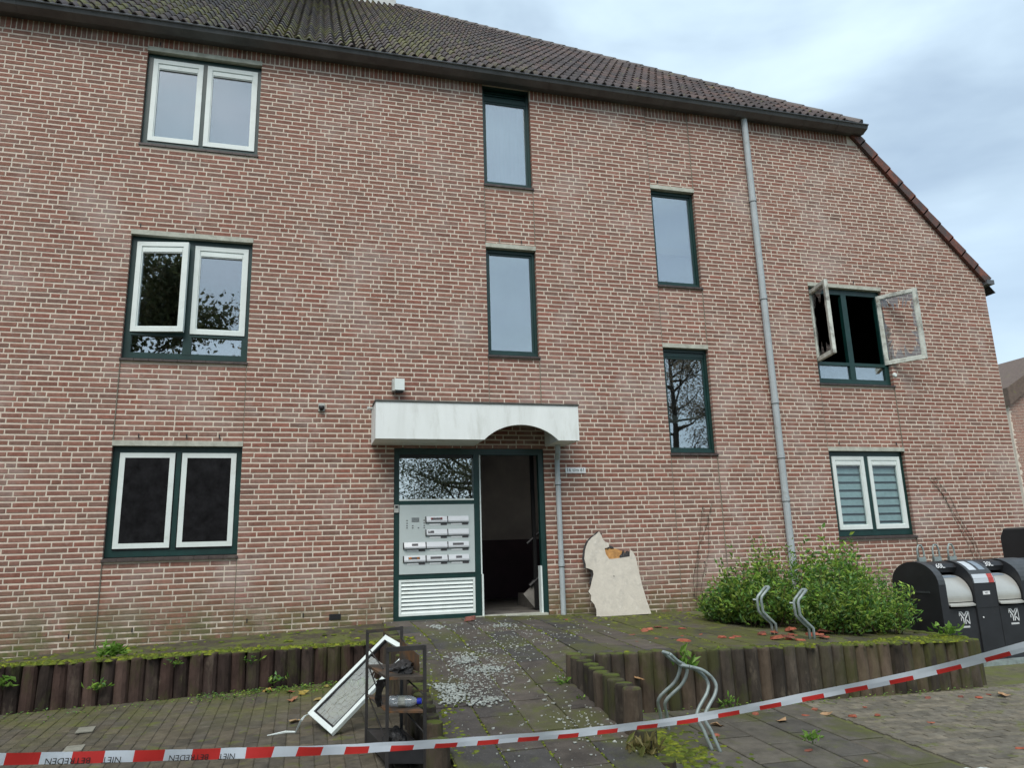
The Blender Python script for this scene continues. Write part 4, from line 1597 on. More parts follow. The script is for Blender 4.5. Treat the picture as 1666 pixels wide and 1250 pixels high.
def weed(name, label, loc, n_, size, seed, cols=GREENS, cat='weed', spread=1.0, group=None, up=0.5):
    rg = random.Random(seed)
    mb = MB()
    for i in range(n_):
        d = Vector((rg.uniform(-1, 1)*spread, rg.uniform(-1, 0.6)*spread, rg.uniform(0.1, 1)*up+0.1))
        p = Vector((rg.gauss(0, size*0.45), rg.gauss(0, size*0.3), abs(rg.gauss(0, size*0.35))))
        c = rg.choice(cols)
        br = rg.uniform(0.9, 1.7)
        leaf_quad(mb, p, d, rv(rg), size*rg.uniform(0.4, 0.9), size*rg.uniform(0.18, 0.4), tuple(v*br for v in c))
    for i in range(3):
        mb.tube([(rg.uniform(-.01, .01), 0, -0.02), (rg.gauss(0, size*.3), rg.gauss(0, size*.2), size*0.5)], [0.003, 0.0015], 4, cap=False, tint=(0.06, 0.10, 0.03))
    o = mb.build(name, m_leaf, loc=loc)
    tag(o, label, cat, group)
    return o
FERN = [(0.10, 0.20, 0.03), (0.13, 0.24, 0.04), (0.16, 0.27, 0.05)]
weed('fern', 'yellow green fern growing from the left end of the dark palisade', (-4.90, -1.38, -0.30), 26, 0.11, 3, FERN, 'fern')
weed('weed', 'pale green feathery weed at the foot of the wall on top of the bed', (-4.05, -1.12, -0.10), 110, 0.12, 5, FERN, spread=1.2)
weed('weed', 'clump of trailing green weed in the middle of the dark palisade', (-4.10, -1.40, -0.38), 40, 0.09, 6)
weed('weed', 'little green sprig hanging over the dark palisade right of the feathery weed', (-3.42, -1.38, -0.20), 22, 0.07, 7)
weed('weed', 'round leaved weed at the foot of the palisade near the fallen sash', (-2.47, -1.42, -0.43), 22, 0.09, 8)
weed('weed', 'climbing sprig of small leaves on the palisade below the ground floor window corner', (-2.70, -1.37, -0.22), 24, 0.07, 9)
weed('weed', 'broad leaved green plant growing out of the palisade behind the curved bike clamp', (1.12, -3.43, -0.26), 22, 0.15, 12, FERN, up=0.8)
weed('weed', 'bright green tuft at the base of the palisade right of the curved bike clamp', (1.52, -3.44, -0.60), 26, 0.09, 13, FERN)
weed('weed', 'light green sprout in front of the black waste container', (4.36, -3.12, -0.20), 34, 0.15, 14, FERN, up=1.0)
weed('weed', 'small green weed beside the path where the right row of posts begins', (-0.02, -3.42, -0.33), 20, 0.08, 15, FERN)
weed('weed', 'weed sprouting on the path edge halfway down the right row of posts', (-0.01, -3.78, -0.38), 14, 0.06, 16, FERN)
weed('grass_tuft', 'dry straw coloured grass tuft between the last low posts of the path', (0.03, -4.84, -0.56), 70, 0.13, 17, [(0.20, 0.17, 0.07), (0.16, 0.14, 0.05), (0.12, 0.13, 0.04)], 'grass', up=1.4)
weed('weed', 'green weed in the joint of the grey slabs near the red shards', (1.43, -4.70, -0.62), 26, 0.08, 18, FERN)

# clover and seedlings along the foot of the palisade, moss cushions: nobody could count them
rg = random.Random(55)
mb = MB()
for i in range(900):
    if rg.random() < 0.5:
        x, y = rg.uniform(-3.2, -1.5), -1.40-abs(rg.gauss(0, 0.12))
    elif rg.random() < 0.6:
        x, y = rg.uniform(-6, -1.4), -1.40-abs(rg.gauss(0, 0.22))
    else:
        x, y = rg.uniform(0.3, 4.4), -3.42-abs(rg.gauss(0, 0.08))
    c = rg.choice(GREENS+FERN)
    br = rg.uniform(0.7, 1.5)
    leaf_quad(mb, Vector((x, y, z_low(x, y)+rg.uniform(0, 0.03))), Vector((rg.uniform(-1, 1), rg.uniform(-1, 1), 0.3)), Vector((0, 0, 1)),
              rg.uniform(0.015, 0.035), rg.uniform(0.012, 0.026), tuple(v*br for v in c))
o = mb.build('seedlings', m_leaf, kind='stuff')
tag(o, 'tiny green seedlings along the foot of the palisades', 'seedlings')
mb = MB()
def cushion(x, y, z, r, h, rg):
    n_ = 7
    br = rg.uniform(0.7, 1.4)
    t_ = tuple(v*br for v in rg.choice((MOSS, MOSSY, (0.10, 0.12, 0.02), (0.07, 0.085, 0.02))))
    vs = [(x, y, z+h)]
    for (q, hh) in ((0.6, 0.75), (1.0, -0.2)):
        for i_ in range(n_):
            a_ = 2*math.pi*i_/n_+rg.uniform(-.2, .2)
            k_ = r*q*rg.uniform(0.75, 1.25)
            vs.append((x+k_*math.cos(a_), y+k_*math.sin(a_), z+h*hh*rg.uniform(0.6, 1.2)))
    fs = [(0, 1+i_, 1+(i_+1) % n_) for i_ in range(n_)]+[(1+i_, 1+n_+i_, 1+n_+(i_+1) % n_, 1+(i_+1) % n_) for i_ in range(n_)]
    mb.raw(vs, fs, t_)
for i in range(1500):
    x = rg.uniform(-6.8, -1.35)
    cushion(x, -1.22+rg.gauss(0, 0.055), -0.123, rg.uniform(0.012, 0.04), rg.uniform(0.008, 0.028), rg)
for i in range(260):
    x = rg.uniform(-6.8, -1.4)
    y = rg.uniform(-1.1, -0.05)
    cushion(x, y, z_bed(x, y)-0.002, rg.uniform(0.012, 0.04), rg.uniform(0.006, 0.02), rg)
for i in range(900):
    x = 4.45-abs(rg.gauss(0, 1.1))
    if x < 0.4:
        continue
    cushion(x, -3.25+rg.gauss(0, 0.05), -0.095-0.031*x, rg.uniform(0.012, 0.035), rg.uniform(0.006, 0.022), rg)
for i in range(420):
    cushion(rg.uniform(3.6, 4.5), rg.uniform(-3.25, -2.9), z_plat(4, -3.1), rg.uniform(0.015, 0.05), rg.uniform(0.01, 0.04), rg)
for i in range(420):      # moss patch round the curved clamp
    x, y = 0.33+abs(rg.gauss(0, 0.22)), rg.gauss(-4.25, 0.36)
    if y > -3.42 or x > 1.0:
        continue
    cushion(x, y, z_low(x, y)-0.003, rg.uniform(0.012, 0.045), rg.uniform(0.004, 0.014), rg)
for i in range(260):
    x, y = rg.uniform(1.0, 2.9), rg.gauss(-0.55, 0.28)
    if y > -0.05:
        continue
    cushion(x, y, z_plat(x, y)-0.003, rg.uniform(0.012, 0.04), rg.uniform(0.003, 0.010), rg)
# moss in the long joints of the path and the terrace
for j in range(0, 5):
    xj = -1.24+0.325*j
    for i in range(260):
        y = rg.uniform(-6.2, -0.3)
        if rg.random() < 0.5+0.5*math.sin(y*2.1+j):
            continue
        cushion(xj+rg.gauss(0, 0.008), y, z_path(y)-0.006, rg.uniform(0.006, 0.016), rg.uniform(0.003, 0.010), rg)
for j in range(0, 14):
    xj = 0.06+0.30*j
    for i in range(110):
        y = rg.uniform(-3.1, -0.3)
        if rg.random() < 0.5+0.5*math.sin(y*2.6+j*2):
            continue
        cushion(xj+rg.gauss(0, 0.009), y, z_plat(xj, y)-0.006, rg.uniform(0.006, 0.017), rg.uniform(0.003, 0.010), rg)
for i in range(300):
    y = rg.uniform(-4.6, -1.4)
    cushion(-1.22+abs(rg.gauss(0, 0.09)), y, z_path(y)-0.004, rg.uniform(0.008, 0.03), rg.uniform(0.004, 0.014), rg)
o = mb.build('moss', m_moss, smooth=True, kind='stuff')
tag(o, 'green moss cushions on the palisades, beds and paving joints', 'moss')

# dry creeper stems on the wall
def creeper(label, pts, seed, leaves):
    rg = random.Random(seed)
    t = thing('dry_creeper', label, 'creeper', (pts[0][0], 0, pts[0][1]), 'dried creepers on the wall')
    st, lf = MB(), MB()
    bx, bz = pts[0]
    for k_ in range(3):
        path_ = [(x-bx+rg.gauss(0, 0.03)+k_*0.07-0.07, -0.012, z-bz+rg.gauss(0, 0.02)) for x, z in pts]
        st.tube(path_, 0.003, 4, cap=False)
        for i in range(leaves):
            a_, b_ = rg.choice(list(zip(path_, path_[1:])))
            p = Vector(a_).lerp(Vector(b_), rg.random())+Vector((rg.gauss(0, 0.02), -0.005, rg.gauss(0, 0.02)))
            leaf_quad(lf, p, rv(rg)+Vector((0, -0.5, -0.3)), rv(rg), rg.uniform(0.02, 0.04), rg.uniform(0.012, 0.025),
                      rg.choice(((0.09, 0.05, 0.025), (0.06, 0.045, 0.03), (0.05, 0.06, 0.025))))
    st.build('stems', m_stem, t)
    lf.build('dry_leaves', m_deadleaf, t)
creeper('dried brown creeper on the bricks between the leaning board and the shrubs', [(3.15, 0.0), (3.2, 0.35), (3.3, 0.75), (3.42, 1.15), (3.5, 1.4)], 2, 16)
creeper('dried creeper climbing the bricks behind the waste containers', [(8.3, 0.3), (8.2, 0.7), (8.0, 1.1), (7.8, 1.45), (7.6, 1.75)], 3, 26)

# ------------------------------------------------------------------ leaning board
t = thing('plasterboard_sheet', 'broken pale plasterboard sheet with burnt torn top leaning against the wall', 'board', (1.50, -0.36, z_plat(1.9, -0.36)+0.004))
out = [(0.000, 0.000), (0.786, 0.000), (0.755, 0.178), (0.729, 0.397), (0.717, 0.609), (0.713, 0.767), (0.676, 0.860), (0.641, 0.867), (0.624, 0.782), (0.490, 0.768), (0.354, 0.757), (0.312, 0.758), (0.277, 0.827), (0.273, 0.907), (0.343, 0.927), (0.347, 0.985), (0.301, 0.997), (0.271, 1.033), (0.257, 1.091), (0.231, 1.150), (0.175, 1.105), (0.110, 1.066), (0.052, 1.016), (0.010, 0.950), (-0.016, 0.892), (-0.047, 0.770), (-0.038, 0.700), (-0.043, 0.648), (0.000, 0.635), (0.050, 0.611), (0.052, 0.556), (0.020, 0.490), (-0.004, 0.428), (-0.030, 0.370), (-0.060, 0.333), (-0.029, 0.279), (-0.045, 0.216), (-0.003, 0.161), (0.013, 0.087)]
lean = Matrix.Rotation(-0.285, 4, 'X')
def slab_poly(poly, y0_, y1_, name, mat, parent, side_mat=None):
    m_ = MB()
    n_ = len(poly)
    m_.face([tuple(lean @ Vector((x, y0_, z))) for x, z in poly], mi=0)
    m_.face([tuple(lean @ Vector((x, y1_, z))) for x, z in reversed(poly)], mi=0)
    for i_ in range(n_):
        p, q = poly[i_], poly[(i_+1) % n_]
        m_.face([tuple(lean @ Vector(v)) for v in ((p[0], y0_, p[1]), (p[0], y1_, p[1]), (q[0], y1_, q[1]), (q[0], y0_, q[1]))], mi=1)
    return m_.build(name, [mat, side_mat or mat], parent)
slab_poly(out, 0.0, 0.020, 'facing', m_board, t, m_boardcore)
slab_poly([(x-0.022, z+0.006) for x, z in out[19:33]]+[(x+0.05, z-0.03) for x, z in reversed(out[19:33])], 0.0215, 0.027, 'scorched_edge', m_char, t)
slab_poly([(0.20, 0.70), (0.66, 0.72), (0.62, 0.84), (0.52, 0.872), (0.44, 0.905), (0.30, 0.915), (0.22, 0.90)], 0.022, 0.034, 'orange_backing', m_foam, t)
slab_poly([(0.48, 0.74), (0.63, 0.76), (0.635, 0.85), (0.60, 0.868), (0.565, 0.835), (0.545, 0.885), (0.52, 0.83), (0.48, 0.80)], 0.008, 0.019, 'charred_edge', m_char, t)
slab_poly([(0.31, 0.895), (0.345, 0.95), (0.40, 0.935), (0.415, 0.905), (0.38, 0.905), (0.35, 0.915)], 0.010, 0.021, 'charred_edge', m_char, t)
m = MB()
m.lathe([(0.0, 0.0), (0.008, 0.0), (0.008, 0.003), (0.0, 0.003)], 8, lean @ Matrix.Translation((0.34, -0.001, 0.52)) @ Matrix.Rotation(R(90), 4, 'X'))
m.build('screw_hole', m_black, t)

# ------------------------------------------------------------------ tile shards, dead leaves, glass
FR = [(0.30, 0.080, 0.042), (0.25, 0.066, 0.036), (0.34, 0.105, 0.058), (0.20, 0.065, 0.042)]
rf = random.Random(91)
def shard(loc, size, label, group, flat=0.35):
    mb = MB()
    size *= 0.8
    n_ = rf.randint(5, 7)
    r_ = [size*rf.uniform(0.35, 0.62) for _ in range(n_)]
    a0 = rf.uniform(0, 6)
    h = size*flat*rf.uniform(0.25, 0.6)
    bot = [(r_[i]*math.cos(a0+6.283*i/n_)*1.25, r_[i]*math.sin(a0+6.283*i/n_)*0.8, 0) for i in range(n_)]
    top = [(x*0.8+rf.uniform(-.1, .1)*size, y*0.8, h*rf.uniform(0.6, 1.4)) for x, y, _ in bot]
    mb.raw(bot+top, [tuple(range(n_))[::-1], tuple(range(n_, 2*n_))]+[(i, (i+1) % n_, n_+(i+1) % n_, n_+i) for i in range(n_)])
    o_ = mb.build('tile_shard', m_frag, loc=loc)
    o_.rotation_euler = (rf.uniform(-.15, .15), rf.uniform(-.15, .15), rf.uniform(0, 6))
    c = rf.choice(FR)
    k_ = rf.uniform(0.75, 1.2)
    o_.color = (c[0]*k_, c[1]*k_, c[2]*k_, 1)
    tag(o_, label, 'shard', group)
    return o_
G1 = 'orange tile shards on the raised terrace'
for (x, y, s_) in ((1.53, -1.74, 0.16), (1.62, -1.66, 0.13), (1.80, -1.51, 0.15), (1.86, -1.60, 0.09), (2.02, -1.69, 0.12), (1.60, -2.51, 0.14), (1.40, -2.3, 0.06),
                   (2.10, -2.42, 0.12), (2.20, -2.46, 0.14), (2.30, -2.40, 0.10), (1.25, -2.0, 0.07), (1.75, -2.2, 0.05), (2.0, -2.15, 0.06), (1.1, -2.45, 0.05), (1.0, -0.6, 0.06)):
    shard((x, y, z_plat(x, y)), s_, 'loose orange red tile shard on the mossy terrace', G1)
G2 = 'orange tile shards heaped by the zigzag clamps'
for i in range(18):
    x, y = rf.uniform(2.55, 3.45), -2.50+rf.gauss(0, 0.16)
    shard((x, y, z_plat(x, y)+rf.uniform(-0.005, 0.03)), rf.uniform(0.08, 0.18), 'orange tile shard in the litter at the foot of the zigzag bike clamps', G2)
G3 = 'red tile shards on the lower paving'
for (x, y) in ((2.37, -3.99), (2.61, -4.01), (2.87, -4.31), (4.02, -3.72), (3.88, -3.65), (4.2, -3.67), (3.54, -3.6), (2.97, -5.05), (2.25, -5.5), (1.63, -5.0), (1.41, -5.2),
               (0.93, -4.2), (1.61, -3.7), (2.21, -3.7), (1.40, -4.69), (2.0, -3.85), (2.7, -3.75)):
    shard((x, y, z_low(x, y)), rf.uniform(0.05, 0.095), 'small red tile shard lying on the lower paving beyond the tape', G3)
o = shard((-0.23, -0.50, z_path(-0.5)+0.01), 0.17, 'curled red brown tile fragment just outside the open door', None, 0.8)
o.color = (0.20, 0.075, 0.055, 1)

def dead_leaf(loc, s_, col, label, group):
    mb = MB()
    n_ = 9
    vs = [(0, 0, 0.006)]
    for i in range(n_):
        a_ = 6.283*i/n_
        r_ = s_*(0.5 if i % 2 else 0.28)*rf.uniform(0.7, 1.2)
        vs.append((r_*math.cos(a_)*1.3, r_*math.sin(a_), rf.uniform(0.002, s_*0.28)))
    mb.raw(vs, [(0, 1+i, 1+(i+1) % n_) for i in range(n_)])
    o_ = mb.build('dead_leaf', m_deadleaf, loc=loc)
    o_.rotation_euler = (rf.uniform(-.2, .2), rf.uniform(-.2, .2), rf.uniform(0, 6))
    o_.color = (*col, 1)
    tag(o_, label, 'leaf', group)
LG = 'fallen leaves in front of the left palisade'
LN = ('golden leaf at the very foot of the left palisade', 'red brown leaf just in front of the left palisade', 'yellow leaf left of the fallen sash near the palisade', 'rusty leaf on the paving below the yellow one', 'ochre leaf closest to the upper edge of the fallen sash', 'large pale leaf beside the lower corner of the fallen sash', 'faded leaf half under the palisade behind the fallen sash')
for li, (x, y, c) in enumerate(((-2.53, -1.46, (0.32, 0.20, 0.05)), (-2.30, -1.62, (0.26, 0.09, 0.05)), (-2.18, -1.75, (0.30, 0.22, 0.04)), (-2.28, -1.98, (0.28, 0.12, 0.06)), (-2.03, -2.05, (0.26, 0.19, 0.06)),
                  (-2.25, -2.75, (0.36, 0.25, 0.13)), (-1.95, -1.50, (0.28, 0.22, 0.06)))):
    dead_leaf((x, y, z_low(x, y)), 0.115, c, LN[li], LG)
LG2 = 'fallen leaves on the right paving'
LN2 = ('pale leaf on the paving right beside the curved bike clamp', 'pale leaf lying alone on the slabs right of the curved bike clamp', 'star shaped leaf on the slabs near the bottom of the picture', 'curled leaf next to a red shard below the tape', 'light leaf at the right end of the mossy palisade')
for li, (x, y) in enumerate(((1.09, -3.95), (1.68, -3.97), (1.26, -5.19), (2.2, -3.88), (4.27, -3.76))):
    dead_leaf((x, y, z_low(x, y)), 0.12, (0.34, 0.21, 0.11), LN2[li], LG2)
dead_leaf((0.66, -3.40, -0.33), 0.12, (0.38, 0.22, 0.10), 'light brown leaf caught on the face of the mossy palisade', None)

mb = MB()
rg = random.Random(14)
CL = [(-0.72, -2.55, 0.13), (-0.72, -2.55, 0.13), (-0.66, -2.95, 0.14), (-0.66, -2.95, 0.16), (-0.85, -3.45, 0.15), (-0.35, -2.35, 0.22), (-0.85, -3.3, 0.16), (-0.45, -3.0, 0.35), (-0.15, -2.0, 0.35), (-0.25, -4.3, 0.2), (-0.5, -3.6, 0.45), (0.3, -1.6, 0.5), (-0.5, -5.0, 0.5), (-0.3, -1.3, 0.5)]
for i in range(1500):
    cx, cy, sg = rg.choice(CL)
    x, y = rg.gauss(cx, sg), rg.gauss(cy, sg)
    if x < -1.2 or y > -0.2:
        continue
    if x > 0.03 and y < -3.2:
        continue
    z = (z_path(y) if x < 0.05 else z_plat(x, y))+0.003
    s_ = rg.choice((0.004, 0.005, 0.006, 0.008, 0.010, 0.013, 0.018))*rg.uniform(0.6, 1.2)
    a_ = rg.uniform(0, 6.28)
    n_ = rg.randint(3, 5)
    pts = [(x+s_*rg.uniform(0.5, 1.1)*math.cos(a_+6.283*k_/n_), y+s_*rg.uniform(0.5, 1.1)*math.sin(a_+6.283*k_/n_)) for k_ in range(n_)]
    tl_ = rg.uniform(0.0, 0.008)
    vs = [(p[0], p[1], z) for p in pts]+[(p[0], p[1], z+0.004+tl_*rg.random()) for p in pts]
    mb.raw(vs, [tuple(range(n_, 2*n_))]+[(k_, (k_+1) % n_, n_+(k_+1) % n_, n_+k_) for k_ in range(n_)])
o = mb.build('glass_crumbs', m_shard, kind='stuff')
tag(o, 'crumbs of broken window glass strewn over the path', 'broken glass')
def inside(p, poly):
    c_ = False
    for (x0_, y0_), (x1_, y1_) in zip(poly, poly[1:]+poly[:1]):
        if (y0_ > p[1]) != (y1_ > p[1]) and p[0] < (x1_-x0_)*(p[1]-y0_)/(y1_-y0_)+x0_:
            c_ = not c_
    return c_
def sheet(loc, pts, label, rot=0.0):
    """a crazed pane: angular crumbs still lying in the shape of the sheet"""
    rg_ = random.Random(label)
    mb = MB()
    st_ = 0.015
    xs_, ys_ = [p[0] for p in pts], [p[1] for p in pts]
    nx_, ny_ = int((max(xs_)-min(xs_)+0.06)/st_)+1, int((max(ys_)-min(ys_)+0.06)/st_)+1
    gp = {}
    for i in range(nx_+1):
        for j in range(ny_+1):
            gp[i, j] = (min(xs_)-0.03+i*st_+rg_.uniform(-.4, .4)*st_, min(ys_)-0.03+j*st_+rg_.uniform(-.4, .4)*st_)
    for i in range(nx_):
        for j in range(ny_):
            q = [gp[i, j], gp[i+1, j], gp[i+1, j+1], gp[i, j+1]]
            cx_, cy_ = sum(p[0] for p in q)/4, sum(p[1] for p in q)/4
            if not inside((cx_+rg_.gauss(0, 0.022), cy_+rg_.gauss(0, 0.022)), pts) or rg_.random() < 0.48:
                continue
            q = [(cx_+(p[0]-cx_)*0.93, cy_+(p[1]-cy_)*0.93) for p in q]
            h_ = rg_.uniform(0.003, 0.006)
            zt_ = [h_+rg_.uniform(0, 0.003) for _ in q]
            mb.raw([(x, y, 0) for x, y in q]+[(x, y, z_) for (x, y), z_ in zip(q, zt_)],
                   [(4, 5, 6, 7)]+[(k_, (k_+1) % 4, 4+(k_+1) % 4, 4+k_) for k_ in range(4)])
    o_ = mb.build('glass_sheet', m_sheet, loc=loc)
    o_['kind'] = 'stuff'
    o_.rotation_euler = (0.15, 0, rot)
    tag(o_, label, 'broken glass')
sheet((-1.02, -3.42, z_path(-3.42)+0.012), [(-0.16, 0.22), (0.05, 0.20), (0.18, 0.10), (0.08, 0.02), (0.14, -0.14), (0.02, -0.26), (-0.12, -0.30), (-0.09, -0.05)], 'large crazed sheet of broken glass lying beside the left row of posts')
sheet((-0.80, -3.72, z_path(-3.72)+0.012), [(-0.14, 0.07), (0.10, 0.10), (0.16, 0.02), (0.0, -0.06), (-0.12, -0.05)], 'torn strip of crazed glass below the large broken sheet')
sheet((-0.72, -2.62, z_path(-2.62)+0.012), [(-0.12, 0.05), (0.0, 0.12), (0.12, 0.09), (0.08, -0.05), (-0.02, -0.10), (-0.10, -0.06)], 'lumpy patch of crazed glass in the middle of the path')
sheet((-0.60, -2.92, z_path(-2.92)+0.012), [(-0.20, 0.05), (-0.05, 0.08), (0.14, 0.04), (0.20, -0.06), (0.05, -0.10), (-0.10, -0.07)], 'long patch of crazed glass just nearer than the lumpy one')
sheet((0.02, -1.15, z_path(-1.15)+0.010), [(-0.13, 0.02), (0.02, 0.09), (0.13, 0.03), (0.08, -0.05), (-0.10, -0.05)], 'pale shard of glass on the slabs in front of the open door')
sheet((-0.72, -0.95, z_path(-0.95)+0.010), [(-0.06, 0.08), (0.03, 0.10), (0.09, 0.0), (0.02, -0.09), (-0.05, -0.05)], 'small pale shard of glass near the louvre panel')

# ------------------------------------------------------------------ fallen window sash
t = thing('fallen_sash', 'white window sash with crazed glass propped aslant on the burnt rack', 'window sash', (-1.955, -3.30, z_low(-1.955, -3.30)))
O_ = Vector((-1.955, -3.30, z_low(-1.955, -3.30)))
B_ = Vector((0, 0, 0.012))
L_ = Vector((-2.137, -2.93, -0.47))-O_
T_ = Vector((-1.458, -2.80, 0.09))-O_
e1 = (L_-B_)
w_s = e1.length
e1.normalize()
e2 = (T_-L_)
e2 = (e2-e1*e2.dot(e1))
h_s = e2.length
e2.normalize()
e3 = e1.cross(e2)
MS = Matrix(((e1.x, e3.x, e2.x, B_.x), (e1.y, e3.y, e2.y, B_.y), (e1.z, e3.z, e2.z, B_.z), (0, 0, 0, 1)))
m = MB()
fw = 0.040
for (x0_, x1_, z0_, z1_) in ((0, fw, 0, h_s), (w_s-fw, w_s, 0, h_s), (fw, w_s-fw, 0, fw), (fw, w_s-fw, h_s-fw, h_s)):
    m.box(x0_, x1_, -0.015, 0.015, z0_, z1_, M_=MS)
m.build('frame', m_white, t)
m = MB()
for (x0_, x1_, z0_, z1_) in ((fw, fw+0.016, fw, h_s-fw), (w_s-fw-0.016, w_s-fw, fw, h_s-fw), (fw+0.016, w_s-fw-0.016, fw, fw+0.016)):
    m.box(x0_, x1_, -0.012, 0.012, z0_, z1_, M_=MS)
m.build('rubber_seal', m_black, t)
m = MB()
rg = random.Random(6)
# crazed pane: a fan of cracked slivers, the top corner missing
cols_n, rows_n = 9, 15
pt = [[(fw+0.016+(w_s-2*fw-0.032)*(i+(rg.uniform(-.3, .3) if 0 < i < cols_n else 0))/cols_n, fw+0.016+(h_s*0.78-2*fw)*(j+(rg.uniform(-.3, .3) if 0 < j < rows_n else 0))/rows_n) for i in range(cols_n+1)] for j in range(rows_n+1)]
for j in range(rows_n):
    for i in range(cols_n):
        if j > rows_n-4 and i < rg.randint(0, 6):
            continue
        q = [pt[j][i], pt[j][i+1], pt[j+1][i+1], pt[j+1][i]]
        cx, cz = sum(p[0] for p in q)/4, sum(p[1] for p in q)/4
        y_ = rg.uniform(-0.002, 0.002)
        m.face([tuple(MS @ Vector((cx+(p[0]-cx)*0.97, y_+rg.uniform(-.00025, .00025), cz+(p[1]-cz)*0.97))) for p in q])
m.build('crazed_pane', m_crazed, t)
m = MB()
for i in range(14):
    a_ = rg.uniform(0.1, 0.9)
    x0_, z0_ = fw+0.02+(w_s-2*fw-0.04)*a_, fw+0.03+(h_s*0.7)*rg.random()
    dx, dz = rg.uniform(-0.10, 0.10), rg.uniform(0.03, 0.16)
    x1_ = min(w_s-fw-0.02, max(fw+0.02, x0_+dx))
    m.bar(MS @ Vector((x0_, -0.006, z0_)), MS @ Vector((x1_, -0.006, min(h_s*0.75, z0_+dz))), 0.002)
m.build('crack_lines', m_shard, t, kind='stuff')
m = MB()
m.tube([MS @ Vector((w_s-0.01, 0, 0.01)), MS @ Vector((w_s+0.02, 0, -0.03)), (-0.24, 0.10, 0.12), (-0.28, 0.22, 0.015), (-0.36, 0.26, 0.012), (-0.50, 0.22, 0.006)], [0.006, 0.008, 0.010, 0.007, 0.010, 0.004], 5)
m.build('torn_seal', m_white, t)

# ------------------------------------------------------------------ burnt rack
gz = z_low(-1.55, -4.1)
t = thing('burnt_rack', 'scorched black metal shelf rack standing at the start of the path', 'rack', (-1.55, -4.1, gz))
BL, BRr, FL, FRr = Vector((-1.715, -3.62, 0)), Vector((-1.46, -3.72, 0)), Vector((-1.63, -4.30, 0)), Vector((-1.385, -4.40, 0))
org = Vector((-1.55, -4.1, 0))
BL, BRr, FL, FRr = BL-org, BRr-org, FL-org, FRr-org
hts = {0: 0.245-gz, 1: 0.265-gz, 2: 0.18-gz, 3: 0.192-gz}
for k_, p in enumerate((BL, BRr, FL, FRr)):
    m = MB()
    m.bar(p, p+Vector((0, 0, hts[k_])), 0.022, 0.022)
    m.build('post', m_iron, t)
for a_, b_, za, zb, w_ in ((BL, BRr, hts[0]-0.015, hts[1]-0.015, 0.024), (FL, FRr, hts[2]-0.012, hts[3]-0.012, 0.030)):
    m = MB()
    m.bar(a_+Vector((0, 0, za)), b_+Vector((0, 0, zb)), w_, w_)
    m.build('top_bar', m_iron, t)
def shelf(z, mat, name, th=0.012, shrink=0.0):
    m_ = MB()
    q = [FL, FRr, BRr, BL]
    c_ = sum(q, Vector())/4
    q = [c_+(p-c_)*(1-shrink) for p in q]
    m_.raw([tuple(p+Vector((0, 0, z))) for p in q]+[tuple(p+Vector((0, 0, z+th))) for p in q],
           ((3, 2, 1, 0), (4, 5, 6, 7), (0, 1, 5, 4), (1, 2, 6, 5), (2, 3, 7, 6), (3, 0, 4, 7)))
    m_.build(name, mat, t)
z_s = [-0.02-gz, -0.235-gz, -0.47-gz]
shelf(z_s[0]-0.012, m_rustplate, 'shelf', 0.018)
shelf(z_s[1]-0.012, m_rustplate, 'shelf', 0.012)
shelf(z_s[2]-0.03, m_tray, 'tray', 0.02)
m = MB()
for a_, b_ in ((FL, FRr), (FRr, BRr), (BRr, BL), (BL, FL)):
    m.bar(a_+Vector((0, 0, z_s[2]-0.05)), b_+Vector((0, 0, z_s[2]-0.05)), 0.008, 0.09)
m.build('tray_side', m_tray, t)
m = MB()
m.tube([BL+Vector((0.01, 0, hts[0]-0.14)), BL.lerp(FL, 0.55)+Vector((0.04, 0, z_s[0]+0.02))], 0.005, 5)
m.tube([BL+Vector((0.01, 0, z_s[0])), BL.lerp(FL, 0.6)+Vector((0.03, 0, z_s[1]))], 0.005, 5)
m.tube([BL+Vector((0.01, 0, z_s[1])), FL.lerp(FRr, 0.1)+Vector((0, 0, z_s[2]-0.02))], 0.005, 5)
m.tube([FRr+Vector((0, 0.01, z_s[1]+0.10)), FL.lerp(FRr, 0.3).lerp(BRr, 0.35)+Vector((0, 0, z_s[0]))], 0.006, 5)
m.tube([FRr+Vector((0, 0.01, z_s[2]+0.09)), FL.lerp(FRr, 0.3).lerp(BRr, 0.35)+Vector((0, 0, z_s[1]))], 0.006, 5)
m.tube([BRr+Vector((0, 0, hts[1]-0.08)), FRr.lerp(BRr, 0.4)+Vector((0, 0, z_s[0]+0.06))], 0.005, 5)
m.build('brace_wire', m_iron, t)
m = MB()
m.raw([tuple(BRr+Vector((-0.02, -0.02, z_s[0]+0.02))), tuple(FRr+Vector((-0.02, 0.1, z_s[0]+0.02))), tuple(FRr+Vector((-0.02, 0.12, z_s[0]+0.13))), tuple(BRr+Vector((-0.02, -0.05, z_s[0]+0.20)))], ((0, 1, 2, 3),))
m.build('back_plate', m_rustplate, t)

